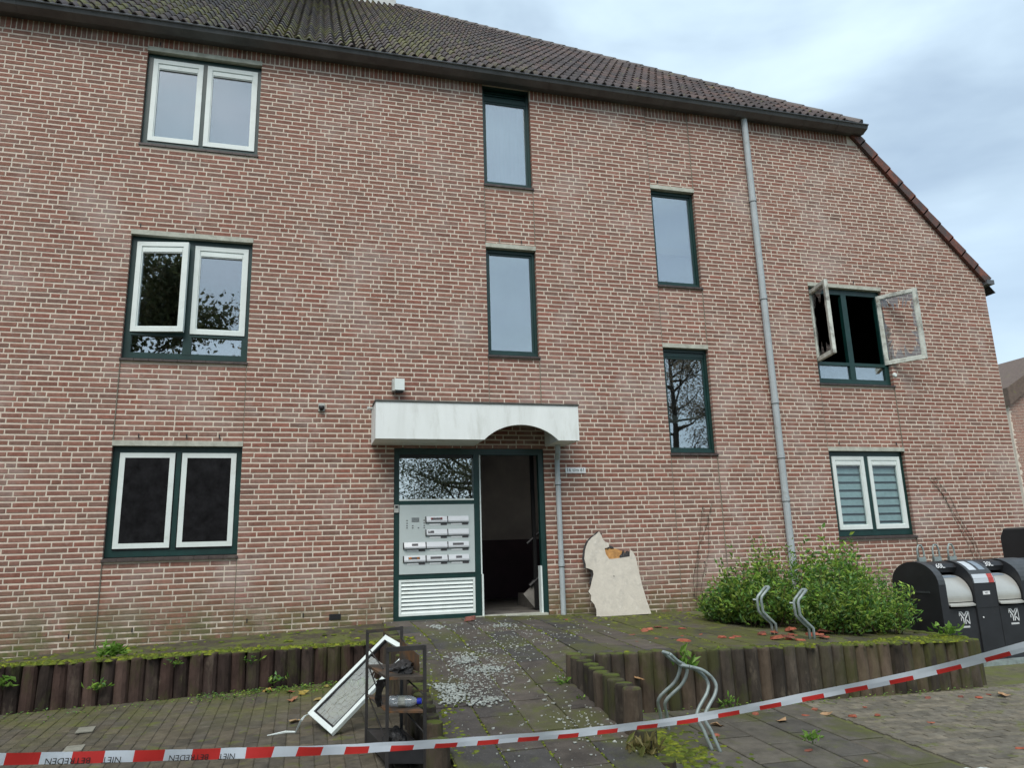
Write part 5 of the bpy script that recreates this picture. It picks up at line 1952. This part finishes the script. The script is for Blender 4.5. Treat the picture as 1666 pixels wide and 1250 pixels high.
def lump(name, label, cat, loc, sx, sy, sz, seed, mat, strips=0):
    rg_ = random.Random(seed)
    bm = bmesh.new()
    bmesh.ops.create_icosphere(bm, subdivisions=3, radius=1)
    from mathutils import noise
    for v in bm.verts:
        n_ = noise.noise(v.co*1.7+Vector((seed, 0, 0)))*0.45+noise.noise(v.co*4.1+Vector((0, seed, 0)))*0.28+noise.noise(v.co*9+Vector((0, 0, seed)))*0.14
        c_ = v.co*(1+n_)
        v.co = Vector((c_.x*sx, c_.y*sy, max(-0.45*sz, c_.z*sz)))
    me = bpy.data.meshes.new(name)
    bm.to_mesh(me)
    bm.free()
    me.materials.append(mat)
    o_ = link(name, me)
    o_.location = loc
    tag(o_, label, cat)
    return o_
lump('charred_bundle', 'charred grey black bundle on the top shelf of the burnt rack', 'debris', (-1.505, -4.10, -0.02+0.028), 0.085, 0.13, 0.042, 3, m_char).rotation_euler = (0, -0.35, 0.2)
lump('charred_lump', 'black ashy lump in the bottom tray of the burnt rack', 'debris', (-1.56, -4.12, -0.47+0.02), 0.075, 0.14, 0.055, 8, m_char)
# hanging charred strip on the top shelf
m = MB()
rg = random.Random(2)
pr = None
for i in range(7):
    p = Vector((-1.65-0.018*i+0.006*i*i*0.4, -4.28+0.012*i, -0.03-0.032*i))
    w_ = 0.035*(1-i/8)+rg.uniform(0, 0.01)
    cur = (p-Vector((w_, 0, 0)), p+Vector((w_, 0.02, 0)))
    if pr:
        m.face([tuple(pr[0]), tuple(pr[1]), tuple(cur[1]), tuple(cur[0])])
        m.face([tuple(pr[1]+Vector((0, .006, 0))), tuple(pr[0]+Vector((0, .006, 0))), tuple(cur[0]+Vector((0, .006, 0))), tuple(cur[1]+Vector((0, .006, 0)))])
    pr = cur
o = m.build('charred_cloth', m_char)
tag(o, 'melted black strip hanging off the top shelf of the burnt rack', 'debris')
# water bottle
zsh = -0.235+0.002
t = thing('water_bottle', 'clear plastic water bottle with blue cap lying on the rack shelf', 'bottle', (-1.50, -4.22, zsh+0.040))
MR = Matrix.Rotation(R(-24), 4, 'Z') @ Matrix.Rotation(R(90), 4, 'Y')
m = MB()
prof = [(0.020, -0.112), (0.034, -0.108), (0.037, -0.09), (0.034, -0.07), (0.037, -0.05), (0.033, -0.03), (0.036, -0.01), (0.033, 0.01), (0.036, 0.03), (0.034, 0.05), (0.024, 0.075), (0.015, 0.088), (0.014, 0.095)]
m.lathe(prof, 18, MR)
m.build('body', m_pet, t, smooth=True)
m = MB()
m.lathe([(0.0145, 0.0), (0.020, 0.002), (0.021, 0.026), (0.017, 0.03)], 14, MR @ Matrix.Translation((0, 0, 0.092)))
m.build('cap', m_blue, t)
m = MB()
m.lathe([(0.0368, 0.0), (0.0372, 0.001), (0.0372, 0.05), (0.0368, 0.051)], 18, MR @ Matrix.Translation((0, 0, -0.04)))
m.build('label', m_sheet, t)

# ------------------------------------------------------------------ bike clamps
def smooth_path(pts, n=6):
    P = [Vector(p) for p in pts]
    out_ = []
    for i in range(len(P)-1):
        p0, p1, p2, p3 = P[max(i-1, 0)], P[i], P[i+1], P[min(i+2, len(P)-1)]
        for k_ in range(n):
            t_ = k_/n
            out_.append(0.5*((2*p1)+(-p0+p2)*t_+(2*p0-5*p1+4*p2-p3)*t_*t_+(-p0+3*p1-3*p2+p3)*t_**3))
    out_.append(P[-1])
    return out_
t = thing('bike_clamp', 'curved galvanised bicycle wheel clamp standing in front of the mossy palisade', 'bike rack', (0.62, -4.15, z_low(0.62, -4.15)))
o0 = Vector((0.62, -4.15, z_low(0.62, -4.15)))
def cl(pts, off):
    return smooth_path([Vector(p)-o0+Vector(off) for p in pts])
left = [(0.630, -3.88, -0.64), (0.60, -3.92, -0.50), (0.575, -3.97, -0.38), (0.70, -4.03, -0.25), (0.735, -4.06, -0.13), (0.64, -4.09, -0.065), (0.565, -4.12, -0.005)]
right = [(0.72, -4.50, -0.66), (0.685, -4.46, -0.53), (0.66, -4.42, -0.42), (0.785, -4.38, -0.28), (0.80, -4.36, -0.20), (0.725, -4.34, -0.12), (0.62, -4.32, -0.085)]
for pts, off2, nm in ((left, (0.030, -0.06, -0.012), 'rod'), (right, (0.038, -0.05, -0.006), 'rod')):
    for off in ((0, 0, 0), off2):
        m = MB()
        m.tube(cl(pts, off), 0.0135, 8)
        m.build(nm, m_galv, t, smooth=True)
m = MB()
m.tube([Vector(left[-1])-o0, Vector(left[-1])-o0+Vector((0.03, -0.06, -0.012))], 0.013, 8)
m.tube([Vector(right[-1])-o0, Vector(right[-1])-o0+Vector((0.038, -0.05, -0.006))], 0.013, 8)
m.tube([Vector(left[4])-o0, Vector(right[5])-o0], 0.010, 8)
m.build('cross_tube', m_galv, t)
def zig(label, x, y):
    z = z_plat(x, y)
    t = thing('bike_clamp', label, 'bike rack', (x, y, z), 'zigzag bicycle clamps in the bed')
    base = [(0, 0, -0.05), (0, 0, 0.11), (-0.10, 0.0, 0.20), (-0.145, 0.0, 0.25), (-0.15, 0, 0.38), (-0.135, 0, 0.41), (-0.03, 0, 0.505)]
    for dx, dy in ((0, 0), (0.028, -0.036)):
        m_ = MB()
        m_.tube([Vector(p)+Vector((dx, dy, 0)) for p in base], 0.0155, 8)
        m_.build('rod', m_galv, t, smooth=True)
    m_ = MB()
    m_.tube([Vector(base[-1]), Vector(base[-1])+Vector((0.028, -0.036, 0))], 0.0155, 8)
    m_.tube([Vector((-0.15, 0, 0.37)), Vector((-0.19, 0.02, 0.375))], 0.010, 6)
    m_.build('cross_tube', m_galv, t)
zig('zigzag galvanised bicycle clamp in the bed, the one further from the waste containers', 2.80, -2.30)
zig('zigzag galvanised bicycle clamp in the bed, the one nearer the waste containers', 2.98, -2.70)

# ------------------------------------------------------------------ waste containers
def bin_profile(front=-2.5):
    pr = [(front, -0.66), (front, 0.27)]
    for i in range(1, 9):
        a_ = R(90)*i/8
        pr.append((front+0.36-0.36*math.cos(a_), 0.27+0.262*math.sin(a_)))
    for i in range(1, 9):
        a_ = R(90)*i/8
        pr.append((front+0.36+0.36*math.sin(a_), 0.27+0.262*math.cos(a_)))
    pr += [(front+0.72, -0.66)]
    return pr
t = thing('waste_container', 'black waste container column with two steel drums and lifting loops behind the palisade', 'waste container', (0, 0, 0))
pr = bin_profile()
BX = 4.95
m = MB()
segs_ = ((BX, 5.055), (5.45, 5.795), (6.185, 6.53), (6.92, 7.03))
for (a_, b_) in segs_:
    m.prism(pr, a_, b_)
body = m.build('body', m_bin, t)
for (a_, b_) in segs_:
    m = MB()
    for i in range(1, 9):
        (ya, za), (yb, zb) = pr[i], pr[i+1]
        dy, dz = yb-ya, zb-za
        l_ = math.hypot(dy, dz)
        ny, nz_ = -dz/l_*0.004, dy/l_*0.004
        m.face([(a_+0.004, ya+ny, za+nz_), (b_-0.004, ya+ny, za+nz_), (b_-0.004, yb+ny, zb+nz_), (a_+0.004, yb+ny, zb+nz_)])
    m.build('top_plate', m_bintop, t)
m = MB()
for (a_, b_) in ((5.055, 5.45), (5.795, 6.185), (6.53, 6.92)):
    m.box(a_, b_, -2.488, -2.46, -0.66, -0.005)
    m.box(a_, b_, -1.98, -1.80, -0.66, 0.42)
    m.prism([(-2.30, 0.455), (-2.27, 0.50), (-2.14, 0.527), (-2.0, 0.50), (-1.86, 0.42), (-1.86, 0.36), (-2.27, 0.40)], a_, b_)
m.build('front_panel', m_bin, t)
for di, (a_, b_, tx) in enumerate(((5.055, 5.45, '60L'), (5.795, 6.185, '30L'), (6.53, 6.92, '60L'))):
    m = MB()
    cy, cz, r_ = -2.235, 0.115, 0.245
    n_ = 26
    vs = []
    for x in (a_+0.012, b_-0.012):
        for i in range(n_+1):
            an = R(-12)+R(140)*i/n_
            vs.append((x, cy-r_*math.cos(an), cz+r_*math.sin(an)))
    fs = [(i, n_+1+i, n_+2+i, i+1) for i in range(n_)]
    fs += [tuple(range(n_+1)), tuple(range(n_+1, 2*n_+2))[::-1]]
    m.raw(vs, fs)
    m.build('drum', m_drum, t)
    m = MB()
    for (q0, q1, mi_) in ((0.55, 0.66, 0), (0.66, 0.80, 1)):
        for k_ in range(3):
            f0, f1 = q0+(q1-q0)*k_/3, q0+(q1-q0)*(k_+1)/3
            an0, an1 = R(-12)+R(140)*(1-f0 if False else f0), R(-12)+R(140)*f1
            rr = r_+0.003
            m.face([(a_+0.03, cy-rr*math.cos(an0), cz+rr*math.sin(an0)), (b_-0.05, cy-rr*math.cos(an0), cz+rr*math.sin(an0)),
                    (b_-0.05, cy-rr*math.cos(an1), cz+rr*math.sin(an1)), (a_+0.03, cy-rr*math.cos(an1), cz+rr*math.sin(an1))], mi=1-mi_)
    m.build('instruction_label', [m_label, m_labelb], t)
    m = MB()
    vs = []
    for i in range(9):
        x = a_+0.015+(b_-a_-0.03)*i/8
        bow = 0.05*math.sin(math.pi*i/8)
        vs += [(x, -2.475, 0.055), (x, -2.515-bow, 0.035), (x, -2.515-bow, 0.020), (x, -2.475, 0.030)]
    fs = []
    for i in range(8):
        for k_ in range(4):
            fs.append((i*4+k_, (i+1)*4+k_, (i+1)*4+(k_+1) % 4, i*4+(k_+1) % 4))
    fs += [(0, 1, 2, 3), (32, 35, 34, 33)]
    m.raw(vs, fs)
    m.build('handle_lip', m_drum, t)
    mt_ = Matrix.Translation((a_+0.17, -2.288, 0.475)) @ Matrix.Rotation(R(60), 4, 'X')
    text_mesh(tx, 0.085, 'volume_number', m_print, t, mt_)
    # emblem: open square with a split Y, a line of print below
    m = MB()
    lx, lz, s_ = (a_+b_)/2+0.01, -0.115, 0.075
    yv = -2.4905
    def st_(p, q, w_=0.012):
        m.bar((lx+p[0]*s_, yv, lz+p[1]*s_), (lx+q[0]*s_, yv, lz+q[1]*s_), w_, 0.002, up=(0, 1, 0))
    st_((-0.9, 0.9), (-0.2, -0.1), 0.016)
    st_((-0.45, 0.9), (0.0, 0.3))
    st_((0.0, 0.3), (0.45, 0.9))
    st_((0.9, 0.9), (0.15, -0.1), 0.016)
    st_((-0.2, -0.1), (-0.2, -0.9), 0.012)
    st_((0.15, -0.1), (0.15, -0.9), 0.012)
    st_((-0.95, 0.92), (-0.40, 0.92), 0.008)
    st_((0.40, 0.92), (0.95, 0.92), 0.008)
    st_((-0.92, 0.9), (-0.92, 0.3), 0.008)
    st_((0.92, 0.9), (0.92, -0.95), 0.008)
    st_((0.35, -0.3), (0.92, -0.95), 0.012)
    st_((-0.65, 0.1), (-0.65, -0.4), 0.008)
    m.build('emblem', m_print, t)
    m = MB()
    for k_ in range(9):
        m.box(lx-0.055+k_*0.0135, lx-0.046+k_*0.0135, -2.4905, -2.4885, -0.225, -0.205)
    m.build('emblem_print', m_print, t)
# card reader and notices on the middle column
m = MB()
m.box(5.58, 5.68, -2.506, -2.500, 0.135, 0.175)
m.build('card_reader', m_print, t)
text_mesh('VEC', 0.028, 'reader_text', m_ink, t, facing(5.63, -2.5068, 0.155))
m = MB()
def on_curve(x0_, x1_, i0, i1, mi_=0, d=0.007):
    for i in range(i0, i1):
        (ya, za), (yb, zb) = pr[i], pr[i+1]
        l_ = math.hypot(yb-ya, zb-za)
        ny, nz_ = -(zb-za)/l_*d, (yb-ya)/l_*d
        m.face([(x0_, ya+ny, za+nz_), (x1_, ya+ny, za+nz_), (x1_, yb+ny, zb+nz_), (x0_, yb+ny, zb+nz_)], mi=mi_)
on_curve(5.47, 5.78, 1, 3, 0)
on_curve(5.69, 5.77, 1, 3, 1, 0.009)
on_curve(5.49, 5.60, 4, 7, 0)
on_curve(5.64, 5.73, 4, 7, 2)
m.build('notice', [m_label, m_stick_r, m_labelb], t)
m = MB()
m.box(5.46, 5.785, -2.5035, -2.4995, -0.012, -0.008)
m.box(5.455, 5.459, -2.5035, -2.4995, -0.64, 0.26)
m.box(5.786, 5.790, -2.5035, -2.4995, -0.64, 0.26)
m.build('door_seam', m_black, t)
m = MB()
m.lathe([(0.0, 0.0), (0.009, 0.0), (0.009, 0.006), (0.0, 0.006)], 10, Matrix.Translation((5.53, -2.500, -0.12)) @ Matrix.Rotation(R(90), 4, 'X'))
m.build('lock', m_print, t)
m = MB()
m.box(BX-0.008, BX-0.002, -2.36, -1.85, 0.17, 0.19)
m.build('end_seam', m_bintop, t)
for x in (5.31, 5.55, 5.79):
    m = MB()
    pts = [(x-0.045, -1.93, 0.50), (x-0.05, -1.93, 0.62), (x-0.045, -1.93, 0.68), (x-0.02, -1.93, 0.725), (x+0.02, -1.93, 0.725), (x+0.045, -1.93, 0.68), (x+0.05, -1.93, 0.62), (x+0.04, -1.93, 0.50)]
    m.tube(pts, 0.011, 8)
    m.build('lifting_loop', m_galv, t, smooth=True)
    m = MB()
    m.box(x-0.055, x+0.055, -1.95, -1.91, 0.505, 0.575)
    m.build('loop_foot', m_galv, t)
m = MB()
m.box(4.85, 7.2, -2.62, -1.7, -0.72, z_low(5.5, -2.6)+0.03)
m.build('base_frame', m_galv, t)
m = MB()
m.box(5.53, 5.64, -2.53, -2.50, -0.57, -0.51)
m.build('foot_plate', m_lampgrey, t)
# the closed lid of another container further back
t = thing('waste_bin', 'tall black rounded container standing behind the right end of the waste containers', 'waste container', (0, 0, 0))
m = MB()
pr2 = [(-0.75, -0.64), (-0.75, 0.55)]+[(-0.75+0.28-0.28*math.cos(R(90)*i/6), 0.55+0.37*math.sin(R(90)*i/6)) for i in range(1, 7)]+[(0.0-0.12, 0.92), (0.0-0.05, 0.80), (-0.05, -0.64)]
def rot_prism(prof, x0_, x1_, cr_=0.10):
    n_ = len(prof)
    cyv = sum(p[0] for p in prof)/n_
    czv = sum(p[1] for p in prof)/n_
    stp = [(x0_, 0.93), (x0_+0.03, 0.98), (x0_+cr_, 1.0), (x1_-cr_, 1.0), (x1_-0.03, 0.98), (x1_, 0.93)]
    vs = []
    for x, k_ in stp:
        for (y_, z_) in prof:
            vs.append((x, cyv+(y_-cyv)*k_, czv+(z_-czv)*k_))
    fs = []
    for j in range(len(stp)-1):
        for i in range(n_):
            fs.append((j*n_+i, j*n_+(i+1) % n_, (j+1)*n_+(i+1) % n_, (j+1)*n_+i))
    fs += [tuple(range(n_))[::-1], tuple((len(stp)-1)*n_+i for i in range(n_))]
    m.raw(vs, fs)
rot_prism([(y_-0.90, z_) for y_, z_ in pr2], 7.70, 9.2)
m.build('shell', m_bin, t)
m = MB()
m.box(7.74, 9.1, -1.662, -1.652, 0.30, 0.32)
m.build('lid_seam', m_black, t)

# ------------------------------------------------------------------ barrier tape
t = thing('barrier_tape', 'red and white barrier tape stretched across the whole foreground', 'tape', (0, 0, 0))
# supports outside the picture: (position along the foreground, height of the tape's middle)
KN = [(-4.041, -5.826, 0.053), (-3.516, -5.645, -0.034), (-2.766, -5.428, -0.138), (-1.826, -5.178, -0.251), (-0.672, -5.019, -0.320), (-0.005, -5.040, -0.309), (0.340, -5.147, -0.269), (0.796, -5.499, -0.136), (1.222, -6.071, 0.063), (1.460, -6.543, 0.245), (1.614, -7.036, 0.437)]
TP = smooth_path(KN, 24)
acc = [0.0]
for a_, b_ in zip(TP, TP[1:]):
    acc.append(acc[-1]+(b_-a_).length)
def at_s(s_):
    for i in range(len(TP)-1):
        if acc[i+1] >= s_:
            f_ = (s_-acc[i])/(acc[i+1]-acc[i])
            return TP[i].lerp(TP[i+1], f_), (TP[i+1]-TP[i]).normalized()
    return TP[-1], (TP[-1]-TP[-2]).normalized()
LEN = acc[-1]
HW = 0.0265
def frame_at(s_):
    p, d = at_s(s_)
    fx = p.x
    tw = 0.0 if fx < -2.36 else min(1.0, (fx--2.36)/1.2)
    lean_ = 0.10+0.35*tw
    if fx > 0.9:
        lean_ += min(0.4, (fx-0.9)*0.35)
    nrm_ = Vector((d.y, -d.x, 0)).normalized()      # towards the camera side
    upv = (Vector((0, 0, 1))*math.cos(lean_)-nrm_*math.sin(lean_)*-1*0.6)
    upv = (upv-d*upv.dot(d)).normalized()
    fr = 1.0 if fx < -2.36 else max(0.52, 1.0-(fx--2.36)*0.6)
    if fx > 0.9:
        fr = max(0.36, fr-(fx-0.9)*0.12)
    return p, d, upv, nrm_, fr
m = MB()
ph = 0.045
per_, redl = 0.268, 0.138
st = 0.02
edges_ = [0.0]
s_ = 0.0
bnd = []
k_ = 0
while s_ < LEN:
    bnd += [ph+k_*per_, ph+k_*per_+redl]
    k_ += 1
    s_ = k_*per_
samp = sorted(set([round(i*st, 4) for i in range(int(LEN/st)+1)]+[round(b_, 4) for b_ in bnd if b_ < LEN]))
rgt = random.Random(8)
for s0_, s1_ in zip(samp, samp[1:]):
    if s1_-s0_ < 1e-4:
        continue
    red = ((s0_+s1_)/2-ph) % per_ < redl
    A = frame_at(s0_)
    B = frame_at(s1_)
    def P(Fm, h_, s_):
        p, d, upv, nr, fr = Fm
        w_ = 0.004*math.sin(s_*9.0+h_*2)+0.003*math.sin(s_*23)
        skew = 0.010*(h_)*(1 if p.x > -2.36 else 0)
        return tuple(p+upv*(HW*(2*h_-1))+nr*w_+d*skew)
    fa, fb = A[4], B[4]
    m.face([P(A, 0, s0_), P(B, 0, s1_), P(B, fb, s1_), P(A, fa, s0_)], mi=1 if red else 0)
    if fa < 0.999 or fb < 0.999:
        m.face([P(A, fa, s0_), P(B, fb, s1_), P(B, 1, s1_), P(A, 1, s0_)], mi=0)
m.build('band', [m_tape, m_red], t)
def tape_text(txt, s_mid, size):
    p, d, upv, nr, fr = frame_at(s_mid)
    X_ = -d
    Y_ = -upv
    Z_ = X_.cross(Y_)
    o_ = p+upv*(-HW*0.42)+nr*0.010
    text_mesh(txt, size, 'lettering', m_ink, t, Matrix(((X_.x, Y_.x, Z_.x, o_.x), (X_.y, Y_.y, Z_.y, o_.y), (X_.z, Y_.z, Z_.z, o_.z), (0, 0, 0, 1))), extrude=0.0003)
s_ = 0.30
while s_ < 4.4:
    p, _d = at_s(s_)
    if p.x < -2.26:
        tape_text('BETREDEN', s_, 0.040)
        tape_text('NIET', s_+0.185, 0.040)
    s_ += 0.536

# white plastic on the paving at the right, only its top edge shows
lump('plastic_bag', 'crumpled white plastic at the bottom right edge of the paving', 'plastic', (2.10, -5.47, z_low(2.10, -5.47)+0.015), 0.17, 0.09, 0.035, 5, m_plastic)
# pale replacement pavers in the yard
for i, (x, y) in enumerate(((-3.96, -2.28), (-3.90, -2.84), (-3.80, -3.55))):
    m = MB()
    m.box(-0.065, 0.065, -0.10, 0.10, 0, 0.008)
    o = m.build('tile', M('pale_tile_%d' % i, (0.24, 0.235, 0.19), 0.85, var=0.25, vs=12), loc=(x, y, z_low(x, y)+0.002))
    o.rotation_euler = (0, 0, 0.1)
    tag(o, ('pale square tile in the paving nearest the left palisade', 'pale square tile in the paving just above the tape', 'pale square tile in the paving just below the tape')[i], 'tile')

# ------------------------------------------------------------------ neighbouring house far right
t = thing('neighbour_house', 'distant brick house with mossy tiled roof at the right edge', 'house', (27.0, 14.0, -1.95))
m = MB()
m.face([(-0.8, 0, 0), (9, 0, 0), (9, 0, 10.3), (2.6, 0, 10.3), (-0.8, 0, 8.2)])
m.face([(-0.8, 0, 0), (-0.8, 10, 0), (-0.8, 10, 8.2), (-0.8, 0, 8.2)])
m.build('wall', m_mortar, t)
rgN = random.Random(3)
mb = MB()
for kz in range(50, 160):
    z = kz*0.0655
    if z > 10.2:
        break
    x = -0.8+rgN.uniform(0, 0.15)
    while x < 1.9:
        ln = rgN.choice((0.21, 0.21, 0.1))
        if z < 8.2+(x+0.8)*0.618-0.08:
            mb.raw(brick_shape(x, x+ln, z, z+0.05, -0.006, 0.02, rgN), BF, tuple(v*1.15 for v in tint_at(rgN, False)))
        x += ln+0.013
mb.build('bricks', m_brick, t, kind='stuff')
m = MB()
m.raw([(-0.95, -0.25, 8.05), (2.6, -0.25, 10.25), (2.6, 10, 10.25), (-0.95, 10, 8.05), (-0.95, -0.25, 8.80), (2.6, -0.25, 10.75), (2.6, 10, 10.75), (-0.95, 10, 8.80)],
      ((0, 1, 5, 4), (4, 5, 6, 7), (0, 3, 2, 1), (0, 4, 7, 3)))
o = m.build('roof', m_tile, t)
o.color = (0.12, 0.085, 0.065, 1)

# ------------------------------------------------------------------ trees behind the camera, seen mirrored in the panes
def tree(label, loc, h, trunk, crown, n_leaf, seed, cols, lsz=0.22, low=0.35):
    rg_ = random.Random(seed)
    t_ = thing('tree', label, 'tree', loc, 'trees across the street')
    tr, fo = MB(), MB()
    tr.tube([(0, 0, -0.3), (0.05, 0, h*0.3), (0.1, 0.1, h*0.62), (0.05, 0.05, h*0.92)], [trunk, trunk*0.8, trunk*0.5, 0.03], 8)
    tips = []
    for i in range(26):
        f_ = rg_.uniform(low, 0.9)
        b_ = Vector((0.08, 0.05, h*f_))
        a_ = rg_.uniform(0, 6.283)
        l_ = crown*rg_.uniform(0.5, 1.0)*(1.15-abs(f_-0.6))
        e_ = b_+Vector((math.cos(a_)*l_, math.sin(a_)*l_, l_*rg_.uniform(0.25, 0.8)))
        md = b_.lerp(e_, 0.5)+Vector((0, 0, -0.1*l_))
        tr.tube([b_, md, e_], [trunk*0.28, trunk*0.16, 0.012], 5, cap=False)
        for k2 in range(3):
            e2_ = md.lerp(e_, rg_.random())+Vector((rg_.gauss(0, .5), rg_.gauss(0, .5), rg_.uniform(0.1, .7)))*crown*0.35
            tr.tube([md, e2_], [trunk*0.08, 0.008], 4, cap=False)
            tips.append(e2_)
        tips += [e_, md.lerp(e_, 0.7)]
    for i in range(n_leaf):
        c_ = rg_.choice(tips)
        p = c_+Vector((rg_.gauss(0, .25), rg_.gauss(0, .25), rg_.gauss(0, .22)))*crown*0.42
        cc = rg_.choice(cols)
        br = rg_.uniform(0.6, 1.3)
        leaf_quad(fo, p, rv(rg_), rv(rg_), lsz*rg_.uniform(0.6, 1.3), lsz*rg_.uniform(0.4, 0.8), tuple(v*br for v in cc))
    tr.build('trunk', m_bark, t_)
    fo.build('crown', m_leaf, t_)
DK = [(0.12, 0.135, 0.065), (0.10, 0.12, 0.055), (0.14, 0.135, 0.07)]
AU = [(0.26, 0.21, 0.15), (0.21, 0.17, 0.12), (0.30, 0.24, 0.17)]
tree('tall thin autumn tree across the street, mirrored in the lower narrow window', (11.4, -15.5, -0.8), 10.5, 0.20, 2.2, 17000, 5, AU, 0.08, 0.42)
tree('broad autumn tree across the street, mirrored in the middle left window', (-2.3, -17.0, -0.8), 9.2, 0.26, 3.2, 46000, 6, AU, 0.12)
tree('spreading tree across the street, mirrored in the entrance glass', (3.0, -13.5, -0.8), 6.4, 0.22, 3.0, 22000, 7, DK, 0.085, 0.25)
tree('dense dark tree across the street at the left, mirrored in the casement ajar', (-10.0, -14.5, -0.8), 10.5, 0.30, 3.6, 50000, 8, DK, 0.19, 0.2)
